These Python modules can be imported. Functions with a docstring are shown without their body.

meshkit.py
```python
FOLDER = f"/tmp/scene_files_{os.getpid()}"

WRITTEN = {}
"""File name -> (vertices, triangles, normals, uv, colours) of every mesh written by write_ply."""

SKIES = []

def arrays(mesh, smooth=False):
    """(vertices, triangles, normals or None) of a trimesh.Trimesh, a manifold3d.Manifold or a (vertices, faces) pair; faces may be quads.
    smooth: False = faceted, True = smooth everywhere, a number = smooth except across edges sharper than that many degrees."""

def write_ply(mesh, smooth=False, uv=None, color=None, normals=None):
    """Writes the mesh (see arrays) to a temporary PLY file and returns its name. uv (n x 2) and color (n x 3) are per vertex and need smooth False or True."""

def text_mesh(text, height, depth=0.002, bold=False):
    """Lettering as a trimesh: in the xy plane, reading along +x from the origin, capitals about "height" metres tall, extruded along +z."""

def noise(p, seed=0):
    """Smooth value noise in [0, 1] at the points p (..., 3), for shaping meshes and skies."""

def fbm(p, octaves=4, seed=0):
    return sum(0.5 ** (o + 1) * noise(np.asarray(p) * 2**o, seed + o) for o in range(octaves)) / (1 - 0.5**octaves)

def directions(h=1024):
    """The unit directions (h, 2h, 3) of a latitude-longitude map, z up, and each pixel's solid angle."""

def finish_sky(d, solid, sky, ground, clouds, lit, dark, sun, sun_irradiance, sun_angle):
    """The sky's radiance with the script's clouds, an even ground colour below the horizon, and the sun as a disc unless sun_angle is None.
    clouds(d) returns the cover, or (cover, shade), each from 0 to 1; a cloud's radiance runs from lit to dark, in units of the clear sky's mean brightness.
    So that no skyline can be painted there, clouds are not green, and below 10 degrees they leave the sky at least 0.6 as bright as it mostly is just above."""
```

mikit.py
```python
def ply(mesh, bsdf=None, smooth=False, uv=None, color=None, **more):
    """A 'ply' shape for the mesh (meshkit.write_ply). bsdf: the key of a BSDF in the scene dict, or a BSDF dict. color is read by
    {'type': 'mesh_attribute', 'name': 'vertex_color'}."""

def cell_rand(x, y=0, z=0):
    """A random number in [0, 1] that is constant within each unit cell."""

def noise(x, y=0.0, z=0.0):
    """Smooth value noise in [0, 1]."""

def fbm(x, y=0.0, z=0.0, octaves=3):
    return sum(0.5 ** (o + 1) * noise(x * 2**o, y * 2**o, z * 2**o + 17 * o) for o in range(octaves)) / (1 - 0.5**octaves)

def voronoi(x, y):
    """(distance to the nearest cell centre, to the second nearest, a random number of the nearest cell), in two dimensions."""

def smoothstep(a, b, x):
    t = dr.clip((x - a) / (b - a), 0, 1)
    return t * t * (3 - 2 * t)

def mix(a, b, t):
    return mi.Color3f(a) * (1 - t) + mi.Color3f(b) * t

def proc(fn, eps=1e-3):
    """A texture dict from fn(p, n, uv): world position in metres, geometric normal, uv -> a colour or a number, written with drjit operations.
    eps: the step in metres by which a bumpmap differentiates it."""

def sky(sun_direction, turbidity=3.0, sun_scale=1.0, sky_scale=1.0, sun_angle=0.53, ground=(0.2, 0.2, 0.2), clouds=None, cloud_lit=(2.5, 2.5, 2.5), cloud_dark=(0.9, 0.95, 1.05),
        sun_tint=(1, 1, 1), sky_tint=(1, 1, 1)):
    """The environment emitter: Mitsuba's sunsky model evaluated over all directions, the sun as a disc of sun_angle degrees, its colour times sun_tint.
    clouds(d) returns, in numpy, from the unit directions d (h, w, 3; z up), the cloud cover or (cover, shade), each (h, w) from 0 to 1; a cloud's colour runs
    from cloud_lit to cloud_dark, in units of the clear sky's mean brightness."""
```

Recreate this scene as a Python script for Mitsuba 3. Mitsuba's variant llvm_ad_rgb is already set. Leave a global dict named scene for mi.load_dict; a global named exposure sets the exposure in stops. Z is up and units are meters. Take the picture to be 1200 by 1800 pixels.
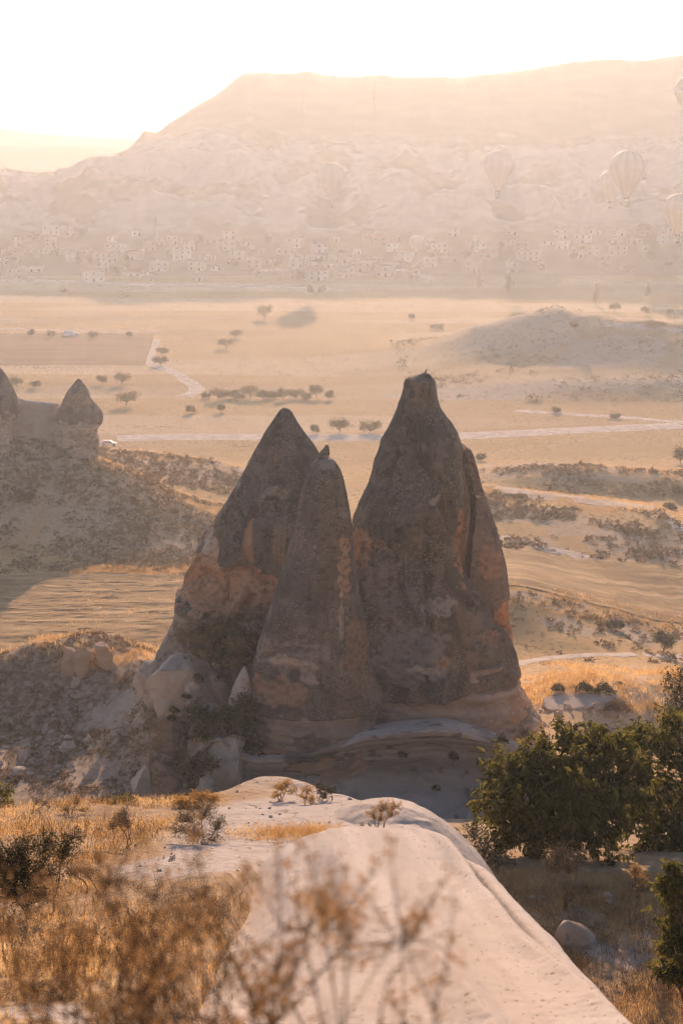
import math, random
import numpy as np, trimesh
import drjit as dr
import mitsuba as mi
import mikit, meshkit
from mikit import proc, noise, fbm, smoothstep, mix, voronoi
from scipy.interpolate import PchipInterpolator
from scipy.spatial import Delaunay

T = mi.ScalarTransform4f
random.seed(7)
RNG = np.random.default_rng(7)
scene, labels = {}, {}

# ---------------------------------------------------------------- camera, sky, air, exposure
PITCH, FPX = math.radians(13.5), 2500.0          # pitch below the horizon; focal length in pixels of the 1200 x 1800 photograph
CP, SP = math.cos(PITCH), math.sin(PITCH)
SUN = (math.sin(math.radians(3.2)) * math.cos(math.radians(13.8)), math.cos(math.radians(3.2)) * math.cos(math.radians(13.8)), math.sin(math.radians(13.8)))
scene['camera'] = {'type': 'thinlens', 'fov': math.degrees(2 * math.atan(600 / FPX)), 'fov_axis': 'x', 'aperture_radius': 0.0095, 'focus_distance': 75.0,
                   'near_clip': 0.1, 'far_clip': 9000.0, 'to_world': T().look_at(origin=[0, 0, 0], target=[0, CP, -SP], up=[0, 0, 1]),
                   'medium': {'type': 'ref', 'id': 'air'}}
scene['sky'] = mikit.sky(SUN, turbidity=3.0, sun_scale=1.0, sky_scale=0.46, sun_angle=0.6, sun_tint=(1.0, 0.945, 1.34), sky_tint=(0.92, 1.0, 1.22))
scene['air'] = {'type': 'homogeneous', 'albedo': {'type': 'rgb', 'value': [0.94, 0.96, 0.975]}, 'sigma_t': {'type': 'rgb', 'value': [0.00035, 0.000405, 0.00047]}, 'phase': {'type': 'hg', 'g': 0.43}}
exposure = 2.86


# ---------------------------------------------------------------- helpers
def tanv(py):
    t = (900.0 - np.asarray(py, float)) / FPX
    return (-SP + CP * t) / (CP + SP * t)


def at(px, py, Y):
    """World point at forward distance Y that the photograph shows at (px, py)."""
    t = (900.0 - py) / FPX
    return np.array([(px - 600.0) / FPX * Y / (CP + SP * t), Y, float(tanv(py)) * Y])


def fb(p, o=4, s=0):
    return meshkit.fbm(p, o, s)


def put(key, mesh, bsdf, smooth=False, label=None, cat=None, group=None, kind=None, to_world=None):
    scene[key] = mikit.ply(mesh, bsdf, smooth=smooth)
    if to_world is not None:
        scene[key]['to_world'] = to_world
    tag(key, label, cat, group, kind)
    return key


def tag(key, label=None, cat=None, group=None, kind=None):
    d = {k: v for k, v in (('label', label), ('category', cat), ('group', group), ('kind', kind)) if v}
    if d:
        labels[key] = d


COUNT = {}


def num(name):
    n = COUNT.get(name, 0)
    COUNT[name] = n + 1
    return name if n == 0 else f'{name}_{n:03d}'


def quad_grid(P):
    """P (rows, cols, 3) -> (vertices, triangles)."""
    r, c = P.shape[:2]
    i = np.arange((r - 1) * c).reshape(r - 1, c)[:, :-1].ravel()
    f = np.vstack([np.stack([i, i + 1, i + c + 1], 1), np.stack([i, i + c + 1, i + c], 1)])
    return P.reshape(-1, 3), f


def join(parts):
    vs, fs, n = [], [], 0
    for v, f in parts:
        vs.append(np.asarray(v, float)); fs.append(np.asarray(f, int) + n); n += len(v)
    return np.vstack(vs), np.vstack(fs)


def tube(P, r, sides=4):
    P = np.asarray(P, float); r = np.broadcast_to(r, (len(P),))
    t = np.gradient(P, axis=0); t /= np.linalg.norm(t, axis=1, keepdims=True) + 1e-12
    a = np.cross(t, np.where(np.abs(t[:, 2:]) < 0.9, [0, 0, 1.0], [1.0, 0, 0])); a /= np.linalg.norm(a, axis=1, keepdims=True) + 1e-12
    b = np.cross(t, a); g = np.arange(sides) * 2 * np.pi / sides
    v = P[:, None] + r[:, None, None] * (np.cos(g)[None, :, None] * a[:, None] + np.sin(g)[None, :, None] * b[:, None])
    i, j = np.meshgrid(np.arange(len(P) - 1), np.arange(sides), indexing='ij')
    q = np.stack([i * sides + j, i * sides + (j + 1) % sides, (i + 1) * sides + (j + 1) % sides, (i + 1) * sides + j], -1).reshape(-1, 4)
    return v.reshape(-1, 3), np.vstack([q[:, [0, 1, 2]], q[:, [0, 2, 3]]])


def tubes(P, r, sides=3):
    """Many tubes of the same number of points at once: P (m, n, 3), r (m, n) or (n,)."""
    m, n = P.shape[:2]
    r = np.broadcast_to(r, (m, n))
    t = np.gradient(P, axis=1); t /= np.linalg.norm(t, axis=2, keepdims=True) + 1e-12
    a = np.cross(t, np.where(np.abs(t[..., 2:]) < 0.9, [0, 0, 1.0], [1.0, 0, 0])); a /= np.linalg.norm(a, axis=2, keepdims=True) + 1e-12
    b = np.cross(t, a); g = np.arange(sides) * 2 * np.pi / sides
    v = P[:, :, None] + r[:, :, None, None] * (np.cos(g)[:, None] * a[:, :, None] + np.sin(g)[:, None] * b[:, :, None])
    i, j = np.meshgrid(np.arange(n - 1), np.arange(sides), indexing='ij')
    q = np.stack([i * sides + j, i * sides + (j + 1) % sides, (i + 1) * sides + (j + 1) % sides, (i + 1) * sides + j], -1).reshape(-1, 4)
    f = np.vstack([q[:, [0, 1, 2]], q[:, [0, 2, 3]]])
    return v.reshape(-1, 3), (f[None] + (np.arange(m) * n * sides)[:, None, None]).reshape(-1, 3)


def bend(a, b, n, rng, sag=0.05):
    t = np.linspace(0, 1, n)[None, :, None]
    L = np.linalg.norm(b - a, axis=1)[:, None, None]
    w = rng.normal(size=(len(a), 1, 3)) * L * 0.09
    return a[:, None] * (1 - t) + b[:, None] * t + np.sin(np.pi * t) * (w + np.array([0, 0, 1.0]) * sag * L)


def box(x0, x1, y0, y1, z0, z1):
    m = trimesh.creation.box(extents=[x1 - x0, y1 - y0, z1 - z0]); m.apply_translation([(x0 + x1) / 2, (y0 + y1) / 2, (z0 + z1) / 2])
    return np.array(m.vertices), np.array(m.faces)


def rot(v, a, loc):
    c, s = math.cos(a), math.sin(a)
    v = np.asarray(v)
    return np.stack([v[:, 0] * c - v[:, 1] * s + loc[0], v[:, 0] * s + v[:, 1] * c + loc[1], v[:, 2] + loc[2]], 1)


# ---------------------------------------------------------------- materials
def bsdf(key, color, rough=0.9, bump=None, bump_scale=1.0, spec=0.2, eps=1e-2):
    c = proc(color) if callable(color) else {'type': 'rgb', 'value': list(color)}
    d = {'type': 'principled', 'base_color': c, 'roughness': rough, 'specular': spec}
    if bump is not None and key in ('mat_dome', 'mat_slope', 'mat_great_tower'):
        d = {'type': 'bumpmap', 'arbitrary': dict(proc(bump, eps=eps)), 'scale': bump_scale, 'bsdf': d}
    scene[key] = {'type': 'twosided', 'bsdf': d}
    return key


def leafmat(key, color, trans=0.9, rough=0.6):
    c = proc(color) if callable(color) else {'type': 'rgb', 'value': list(color)}
    scene[key] = {'type': 'principledthin', 'base_color': c, 'roughness': rough, 'diff_trans': trans, 'spec_trans': 0.0, 'eta': 1.4}
    return key


def ell(p, c, rx, rz, edge=0.5, f=1.0):
    """Soft-noisy ellipse in x and z round c: 1 inside."""
    d = dr.sqrt(dr.square((p.x - float(c[0])) / rx) + dr.square((p.z - float(c[2])) / rz))
    return smoothstep(1.0, 0.75, d + edge * (fbm(p.x * f, p.y * f, p.z * f, 4) - 0.5) * 2)


def ellxy(p, c, rx, ry, edge=0.5, f=0.1):
    d = dr.sqrt(dr.square((p.x - float(c[0])) / rx) + dr.square((p.y - float(c[1])) / ry))
    return smoothstep(1.0, 0.7, d + edge * (fbm(p.x * f, p.y * f, 3.3, 4) - 0.5) * 2)


GOLD, GOLD2, PALE, TUFF, BROWN = (0.60, 0.43, 0.215), (0.47, 0.32, 0.15), (0.55, 0.505, 0.45), (0.58, 0.54, 0.485), (0.20, 0.135, 0.075)



# ---------------------------------------------------------------- the terrain: lines across the valley, near to far, as (pixel column, distance, row > 0 or height < 0)
LINES = [
    [(-500, 66, -43.), (1700, 66, -42.)],
    [(-500, 92, 1420), (300, 90, 1420), (400, 86, -43.5), (600, 82, -44.0), (750, 82, -43.5), (900, 82, 1440), (1000, 78, 1400), (1200, 70, 1380), (1700, 70, 1380)],
    [(-500, 106, 1290), (0, 106, 1285), (150, 106, 1262), (215, 104, 1248), (262, 100, 1240), (310, 96.5, 1290), (345, 97, 1340), (400, 99, -44.5), (600, 98, -46.0), (750, 98, -45.5), (900, 101, 1310), (1000, 105, 1283), (1100, 108, 1292), (1200, 110, 1300), (1700, 110, 1300)],
    [(-500, 112, 1230), (0, 115, 1166), (60, 117, 1132), (150, 118, 1119), (230, 120, 1131), (300, 122, 1160), (400, 118, 1200), (600, 112, 1240), (750, 112, 1240), (930, 114, 1236), (1000, 112, 1230), (1100, 116, 1219), (1200, 122, 1200), (1700, 122, 1200)],
    [(-500, 124, -43.), (400, 126, -45.), (750, 126, -46.), (900, 132, 1192), (960, 134, 1176), (1000, 138, 1174), (1100, 140, 1183), (1200, 144, 1190), (1700, 144, 1200)],
    [(-500, 155, -57.), (400, 155, -56.5), (750, 158, -56.), (900, 166, 1150), (1000, 168, 1142), (1100, 168, 1150), (1200, 168, 1160), (1700, 168, 1180)],
    [(-500, 185, -59.), (400, 185, -59.), (750, 186, -58.), (900, 186, 1038), (1000, 186, 1060), (1100, 186, 1085), (1200, 185, 1108), (1700, 180, 1150)],
    [(-500, 212, 1018), (0, 213, 1015), (100, 215, 1004), (300, 215, 1003), (400, 215, -61.), (750, 225, -61.), (880, 232, 945), (1000, 225, 972), (1100, 218, 1001), (1200, 212, 1026), (1700, 205, 1060)],
    [(-500, 252, 740), (0, 252, 768), (60, 253, 772), (150, 253, 799), (230, 254, 828), (300, 254, 863), (400, 255, 890), (500, 255, -60.), (600, 256, -62.), (750, 258, -62.), (850, 270, 856), (900, 268, 862), (1000, 264, 873), (1100, 258, 888), (1150, 252, 900), (1200, 245, 935), (1700, 235, 1000)],
    [(-500, 270, -54.), (0, 270, -55.), (150, 268, -56.5), (300, 265, -59.5), (400, 265, -61.5), (600, 275, -64.), (900, 288, -66.), (1700, 280, -67.)],
    [(-500, 300, 740), (0, 300, 765), (150, 300, 783), (300, 302, 802), (400, 297, 823), (500, 293, 842), (600, 297, -65.5), (750, 300, -66.5), (850, 310, 832), (950, 308, 823), (1050, 305, 828), (1150, 302, 836), (1200, 300, 842), (1700, 290, 860)],
    [(-500, 345, -69.3), (1700, 345, -69.)],
    [(-500, 450, -70.), (1700, 450, -70.)],
    [(-500, 610, -70.), (1700, 610, -70.)],
    [(-500, 800, -70.), (1700, 800, -70.)],
    [(-500, 925, -65.), (600, 925, -65.), (1700, 915, -65.)],
    [(-500, 1000, 412), (1700, 1000, 400)],
    [(-500, 1110, 370), (0, 1110, 336), (150, 1120, 308), (250, 1140, 293), (350, 1160, 290), (600, 1180, 285), (1200, 1200, 280), (1700, 1200, 280)],
    [(-500, 1200, 330), (0, 1240, 308), (100, 1260, 299), (170, 1290, 284), (228, 1320, 263), (244, 1330, 245), (255, 1332, 233), (270, 1338, 236), (300, 1350, 214), (350, 1390, 181), (400, 1440, 148), (428, 1480, 131.5), (436, 1484, 129), (520, 1500, 129), (600, 1500, 134), (690, 1500, 136), (790, 1500, 137), (860, 1500, 130), (930, 1500, 122), (1040, 1500, 108), (1052, 1500, 106), (1130, 1500, 107), (1200, 1500, 100), (1700, 1500, 96)],
    [(-500, 1420, -55.), (100, 1420, -45.), (300, 1500, -20.), (436, 1600, 88), (600, 1600, 85), (1700, 1600, 100)],
    [(-500, 1900, -60.), (300, 1900, -60.), (1700, 1900, 40.)],
]
LINE_FN = []
for ln in LINES:
    pts = []
    for k, (px, Y, v) in enumerate(ln):
        z = float(tanv(v)) * Y if (v > 0 and Y < 1550) else float(v)
        f = Y * CP - z * SP
        pts.append(((px - 600) / FPX * f / Y, Y, z))
    pts = np.array(pts)
    LINE_FN.append((PchipInterpolator(pts[:, 0], pts[:, 1]), PchipInterpolator(pts[:, 0], pts[:, 2]), pts[0, 0], pts[-1, 0]))


def base_height(x, y):
    x, y = np.broadcast_arrays(np.asarray(x, float), np.asarray(y, float))
    sh = x.shape
    x, y = x.ravel(), y.ravel()
    u = x / np.maximum(y, 1.0)
    Ys = np.stack([a(np.clip(u, lo, hi)) for a, b, lo, hi in LINE_FN])
    Zs = np.stack([b(np.clip(u, lo, hi)) for a, b, lo, hi in LINE_FN])
    n = len(Ys)
    h = np.diff(Ys, axis=0); d = np.diff(Zs, axis=0) / h
    m = np.zeros_like(Zs)
    w1, w2 = 2 * h[1:] + h[:-1], h[1:] + 2 * h[:-1]
    same = d[:-1] * d[1:] > 0
    with np.errstate(divide='ignore', invalid='ignore'):
        hm = (w1 + w2) / (w1 / d[:-1] + w2 / d[1:])
    m[1:-1] = np.where(same, hm, 0); m[0], m[-1] = d[0], d[-1]
    i = np.clip((Ys <= y).sum(0) - 1, 0, n - 2)
    k = np.arange(len(y))
    hh = h[i, k]; t = np.clip((y - Ys[i, k]) / hh, 0, 1)
    z = (1 + 2 * t) * (1 - t) ** 2 * Zs[i, k] + t * (1 - t) ** 2 * hh * m[i, k] + t * t * (3 - 2 * t) * Zs[i + 1, k] + t * t * (t - 1) * hh * m[i + 1, k]
    return z.reshape(sh)


def sst(a, b, x):
    t = np.clip((x - a) / (b - a), 0, 1)
    return t * t * (3 - 2 * t)


MOUND = [(at(960, 555, 555), 38, 44, 12.5), (at(1100, 600, 530), 40, 40, 7.0), (at(1060, 655, 480), 50, 26, 3.0), (at(860, 600, 555), 50, 36, 4.0), (at(1240, 620, 510), 40, 44, 9.0), (at(1180, 700, 455), 46, 14, 2.5)]


def ridged(p, o=4, s=0):
    return sum(0.5 ** (k + 1) * (1 - np.abs(2 * meshkit.noise(p * 2 ** k, s + k) - 1)) for k in range(o)) / (1 - 0.5 ** o)


def height(x, y):
    x, y = np.broadcast_arrays(np.asarray(x, float), np.asarray(y, float))
    z = base_height(x, y)
    p = np.stack([x, y, x * 0], -1)
    for c, rx, ry, hgt in MOUND:                                    # the pale eroded mounds on the right of the plain
        q = ((x - c[0]) / rx) ** 2 + ((y - c[1]) / ry) ** 2
        rg = ridged(p / 30.0, 2, 5)
        z = z + hgt * np.exp(-q * 1.3) * (0.8 + 0.35 * rg)
    rough = 0.35 * sst(70, 90, y) * (1 - sst(330, 360, y)) * np.where((y > 158) & (y < 212) & (x < 20), 0.15, 1.0)
    z = z + rough * (1.3 * fb(p / 9.0, 4, 11) - 0.65) + rough * 2.2 * (ridged(p * np.array([1 / 7.0, 1 / 26.0, 1]), 2, 14) - 0.6) * np.where(y < 330, 1, 0)
    z = z + 0.8 * sst(345, 420, y) * (1 - sst(800, 1000, y)) * (2 * fb(p / 60.0, 3, 12) - 1)
    bad = sst(985, 1060, y) * (1 - sst(1190, 1290, y))                # badlands of pale tuff cones
    wx = p + 14 * (np.stack([fb(p / 50, 2, 31), fb(p / 50, 2, 32), 0 * x], -1) - 0.5)
    r1 = ridged(wx * np.array([1 / 42, 1 / 75, 1]), 4, 21)
    z = z + bad * (26 * (r1 - 0.62))
    tal = sst(1190, 1300, y) * (1 - sst(1470, 1500, y))
    z = z + tal * (9 * (ridged(p * np.array([1 / 60, 1 / 260, 1]), 3, 25) - 0.65))
    return z


def u_columns(n_in, n_out, lo=-0.62, hi=0.62):
    a = np.linspace(-0.275, 0.275, n_in)
    return np.concatenate([np.linspace(lo, -0.275, n_out, endpoint=False), a, np.linspace(0.275, hi, n_out + 1)[1:]])


def sheet(rows, cols, dz=0.0):
    U, Yg = np.meshgrid(cols, rows)
    X = U * Yg
    return np.stack([X, Yg, height(X, Yg) + dz], -1)


ROWS_NEAR = np.concatenate([np.geomspace(64, 130, 150), np.geomspace(130, 350, 250)[1:], np.geomspace(350, 920, 110)[1:]])
ROWS_FAR = np.concatenate([np.linspace(920, 1300, 210), np.linspace(1300, 1520, 70)[1:], np.linspace(1520, 1900, 12)[1:]])


def m_ground(p, n, uv):
    big = fbm(p.x * 0.018, p.y * 0.018, 1.7, 4)
    mid = fbm(p.x * 0.16, p.y * 0.16, 4.2, 4)
    fine = fbm(p.x * 1.9, p.y * 1.9, p.z * 1.9, 4)
    grass = mix(GOLD2, GOLD, smoothstep(0.3, 0.7, mid * 0.6 + big * 0.4))
    band = smoothstep(340, 380, p.y) * smoothstep(0.50, 0.62, noise(p.x * 0.006 + 0.4, p.y * 0.035, 1.0))
    grass = mix(grass, (0.66, 0.53, 0.36), 0.7 * band)
    grass = mix(grass, (0.40, 0.28, 0.15), 0.6 * smoothstep(340, 380, p.y) * smoothstep(0.60, 0.70, noise(p.x * 0.008 + 5.4, p.y * 0.03, 7.0)))
    c = mix(grass, BROWN, 0.7 * smoothstep(0.52, 0.68, fine * 0.7 + mid * 0.3))
    # bare pale tuff: patches seen in the photograph
    hill = ellxy(p, at(190, 900, 236), 26, 17, 0.9, 0.12) * 0.55
    hill = dr.maximum(hill, ellxy(p, at(70, 860, 240), 14, 14, 0.9, 0.12) * 0.5)
    hill = dr.maximum(hill, 0.7 * ellxy(p, at(310, 815, 290), 30, 14, 1.0, 0.12))
    gul = 0.6 * dr.maximum(0.8 * ellxy(p, at(200, 1250, 104), 6.5, 9, 1.1, 0.35), 0.65 * ellxy(p, at(110, 1330, 98), 7, 7, 1.3, 0.4))
    rt = dr.maximum(ellxy(p, at(1130, 1108, 180), 7, 6, 0.9, 0.3), ellxy(p, at(960, 1045, 184), 9, 2.6, 0.9, 0.3))
    rt = dr.maximum(rt, 0.8 * ellxy(p, at(1010, 1110, 176), 6, 3, 0.8, 0.3))
    rt = dr.maximum(rt, 0.75 * ellxy(p, at(1130, 970, 232), 22, 9, 1.1, 0.15))
    rt = dr.maximum(rt, 0.6 * ellxy(p, at(920, 920, 250), 14, 8, 1.1, 0.15))
    rt = dr.maximum(rt, 0.75 * ellxy(p, at(960, 830, 308), 32, 12, 0.9, 0.1))
    far = ellxy(p, at(940, 575, 530), 24, 26, 0.8, 0.06)
    far = dr.maximum(far, ellxy(p, at(1070, 625, 495), 26, 18, 0.9, 0.06))
    far = dr.maximum(far, ellxy(p, at(900, 680, 455), 34, 12, 0.9, 0.06))
    far = dr.maximum(far, ellxy(p, at(1110, 690, 455), 40, 10, 0.9, 0.06))
    far = dr.maximum(far, 0.6 * smoothstep(0.6, 0.75, big))
    t = dr.maximum(dr.maximum(hill, gul), dr.maximum(0.75 * rt, 0.75 * far))
    spots = smoothstep(0.56, 0.66, 0.55 * fbm(p.x * 0.9, p.y * 0.9, 9.1, 3) + 0.45 * fbm(p.x * 4.0, p.y * 4.0, 2.0, 3)) * 0.8
    pale = mix(mix(PALE, (0.42, 0.36, 0.31), fine), BROWN, spots)
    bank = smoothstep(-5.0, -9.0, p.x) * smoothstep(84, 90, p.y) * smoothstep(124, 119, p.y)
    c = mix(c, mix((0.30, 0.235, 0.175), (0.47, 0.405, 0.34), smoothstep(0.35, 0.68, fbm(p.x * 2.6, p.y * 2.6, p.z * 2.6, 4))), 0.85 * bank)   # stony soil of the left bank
    c = mix(c, pale, t)
    gw = ellxy(p, at(640, 1420, 84), 11, 9, 0.3, 0.3)
    c = mix(c, mix((0.30, 0.28, 0.26), (0.46, 0.43, 0.40), fine), gw)
    return c


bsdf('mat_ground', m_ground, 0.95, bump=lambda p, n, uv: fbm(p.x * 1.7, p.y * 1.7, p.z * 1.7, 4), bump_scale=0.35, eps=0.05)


def m_mesa(p, n, uv):
    strata = noise(p.x * 0.004, p.y * 0.004, p.z * 0.22)
    g = fbm(p.x * 0.05, p.y * 0.05, p.z * 0.1, 4)
    base = mix((0.34, 0.24, 0.16), (0.42, 0.32, 0.22), 0.22 * strata + 0.78 * g)
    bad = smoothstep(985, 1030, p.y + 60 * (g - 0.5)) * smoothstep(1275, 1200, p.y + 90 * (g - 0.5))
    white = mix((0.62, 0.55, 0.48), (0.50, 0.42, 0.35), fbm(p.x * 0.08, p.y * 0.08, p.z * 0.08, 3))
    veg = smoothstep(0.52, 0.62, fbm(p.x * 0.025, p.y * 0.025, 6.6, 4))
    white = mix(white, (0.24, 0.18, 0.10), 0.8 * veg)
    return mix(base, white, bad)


bsdf('mat_mesa', m_mesa, 0.95)
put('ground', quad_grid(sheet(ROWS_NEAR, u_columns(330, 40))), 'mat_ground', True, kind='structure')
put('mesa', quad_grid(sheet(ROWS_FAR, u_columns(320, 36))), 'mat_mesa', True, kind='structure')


def ground_hit(px, py, lo=66.0, hi=1500.0):
    """Where the photograph's pixel meets the terrain: a march along the sight line."""
    Y = np.geomspace(lo, hi, 420)
    t = (900.0 - py) / FPX
    X = (px - 600.0) / FPX * Y / (CP + SP * t)
    g = height(X, Y) - float(tanv(py)) * Y
    k = int(np.argmax(g > 0)) if (g > 0).any() else len(Y) - 1
    a = 0.5 if k == 0 else g[k] / (g[k] - g[k - 1] + 1e-9)
    y = Y[k] * (1 - a) + Y[max(k - 1, 0)] * a
    x = (px - 600.0) / FPX * y / (CP + SP * t)
    return np.array([x, y, float(height(x, y))])


# far hills to the left of the mesa
def far_hill(pts, Y, seed):
    pts = np.array(pts, float)
    px = np.linspace(pts[0, 0], pts[-1, 0], 160)
    top = PchipInterpolator(pts[:, 0], pts[:, 1])(px)
    P = []
    for k, (dy, dz) in enumerate([(-320, None), (-160, None), (-60, None), (0, 0), (200, -12), (420, -70)]):
        row = []
        for a, b in zip(px, top):
            q = at(a, b, Y)
            z = q[2] if dz in (0, None) else q[2] + dz
            if dz is None:
                z = -72 + (q[2] + 72) * {-320: 0, -160: 0.45, -60: 0.85}[dy]
            row.append([q[0], Y + dy, z + 4 * fb(np.array([q[0] / 90, dy / 90, seed]), 3)])
        P.append(row)
    return quad_grid(np.array(P))


bsdf('mat_far_hill', (0.33, 0.27, 0.21), 1.0)
put(num('far_hill'), far_hill([(-700, 262), (-300, 258), (0, 259), (120, 258), (240, 262), (420, 300)], 2150, 1), 'mat_far_hill', True, kind='structure')
put(num('far_hill'), far_hill([(-700, 226), (-300, 228), (0, 229), (100, 238), (220, 246), (330, 256), (500, 300)], 2650, 2), 'mat_far_hill', True, kind='structure')
P = sheet(np.array([1890.0, 2400, 3000]), np.linspace(-0.7, 0.7, 30)); P[..., 2] = -73
put('far_plain', quad_grid(P), 'mat_far_hill', True, kind='structure')


# tracks and fields: thin sheets laid on the terrain
def resample(P, step):
    P = np.asarray(P, float)
    s = np.concatenate([[0], np.cumsum(np.linalg.norm(np.diff(P[:, :2], axis=0), axis=1))])
    q = np.linspace(0, s[-1], max(int(s[-1] / step), 3))
    f = PchipInterpolator(s, P[:, :2])
    return f(q)


def track(pix, width, step=2.0, dz=0.07):
    P = resample([ground_hit(a, b) for a, b in pix], step)
    t = np.gradient(P, axis=0); t /= np.linalg.norm(t, axis=1, keepdims=True)
    nrm = np.stack([-t[:, 1], t[:, 0]], 1)
    k = np.linspace(-1, 1, 5)
    wob = 1 + 0.25 * (fb(np.stack([P[:, 0] / 6, P[:, 1] / 6, 0 * P[:, 0]], 1), 2, 3) - 0.5)
    Q = P[:, None] + nrm[:, None] * (k[None, :, None] * (width / 2) * wob[:, None, None])
    z = height(Q[..., 0], Q[..., 1]) + dz - 0.05 * (np.abs(k) > 0.9)
    return quad_grid(np.concatenate([Q, z[..., None]], -1))


def m_track(p, n, uv):
    f = fbm(p.x * 0.9, p.y * 0.9, 2.2, 4)
    return mix((0.70, 0.64, 0.57), (0.54, 0.47, 0.39), smoothstep(0.35, 0.75, f))


bsdf('mat_track', m_track, 0.95)
TRACKS = [([(272, 597), (263, 620), (268, 640), (300, 652), (328, 668), (345, 686), (322, 697)], 5.0, 'pale winding farm track in the middle of the plain'),
          ([(205, 771), (300, 768), (450, 768), (600, 769), (760, 768), (860, 764), (1000, 757), (1200, 748)], 10.0, 'long pale gravel road across the valley behind the rock towers'),
          ([(905, 722), (1000, 728), (1100, 734), (1210, 744)], 4.5, 'thin pale road below the white mounds'),
          ([(846, 852), (900, 864), (1000, 875), (1090, 886), (1150, 890), (1180, 916), (1206, 936)], 6.5, 'pale ridge track that bends down at the right'),
          ([(878, 942), (920, 954), (1000, 973), (1100, 1002), (1210, 1027)], 3.4, 'straight pale track between the two right fields'),
          ([(905, 1170), (960, 1158), (1050, 1151), (1210, 1152)], 2.0, 'faint curved track round the dry grass bank'),
          ([(0, 492), (120, 494), (250, 500), (420, 503), (600, 508)], 9.0, 'pale road along the front of the village'),
          ([(1060, 570), (1110, 574), (1210, 583)], 4.0, 'pale road on top of the right mounds'),
          ([(430, 478), (560, 470), (700, 474), (760, 492)], 5.0, 'road through the lower village'),
          ([(0, 578), (100, 580), (280, 582)], 4.0, 'pale farm lane past the white tent')]
for pix, w, lab in TRACKS:
    put(num('dirt_track'), track(pix, w, 2.0 if w < 5 else 4.0), 'mat_track', True, label=lab, kind='structure')


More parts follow.
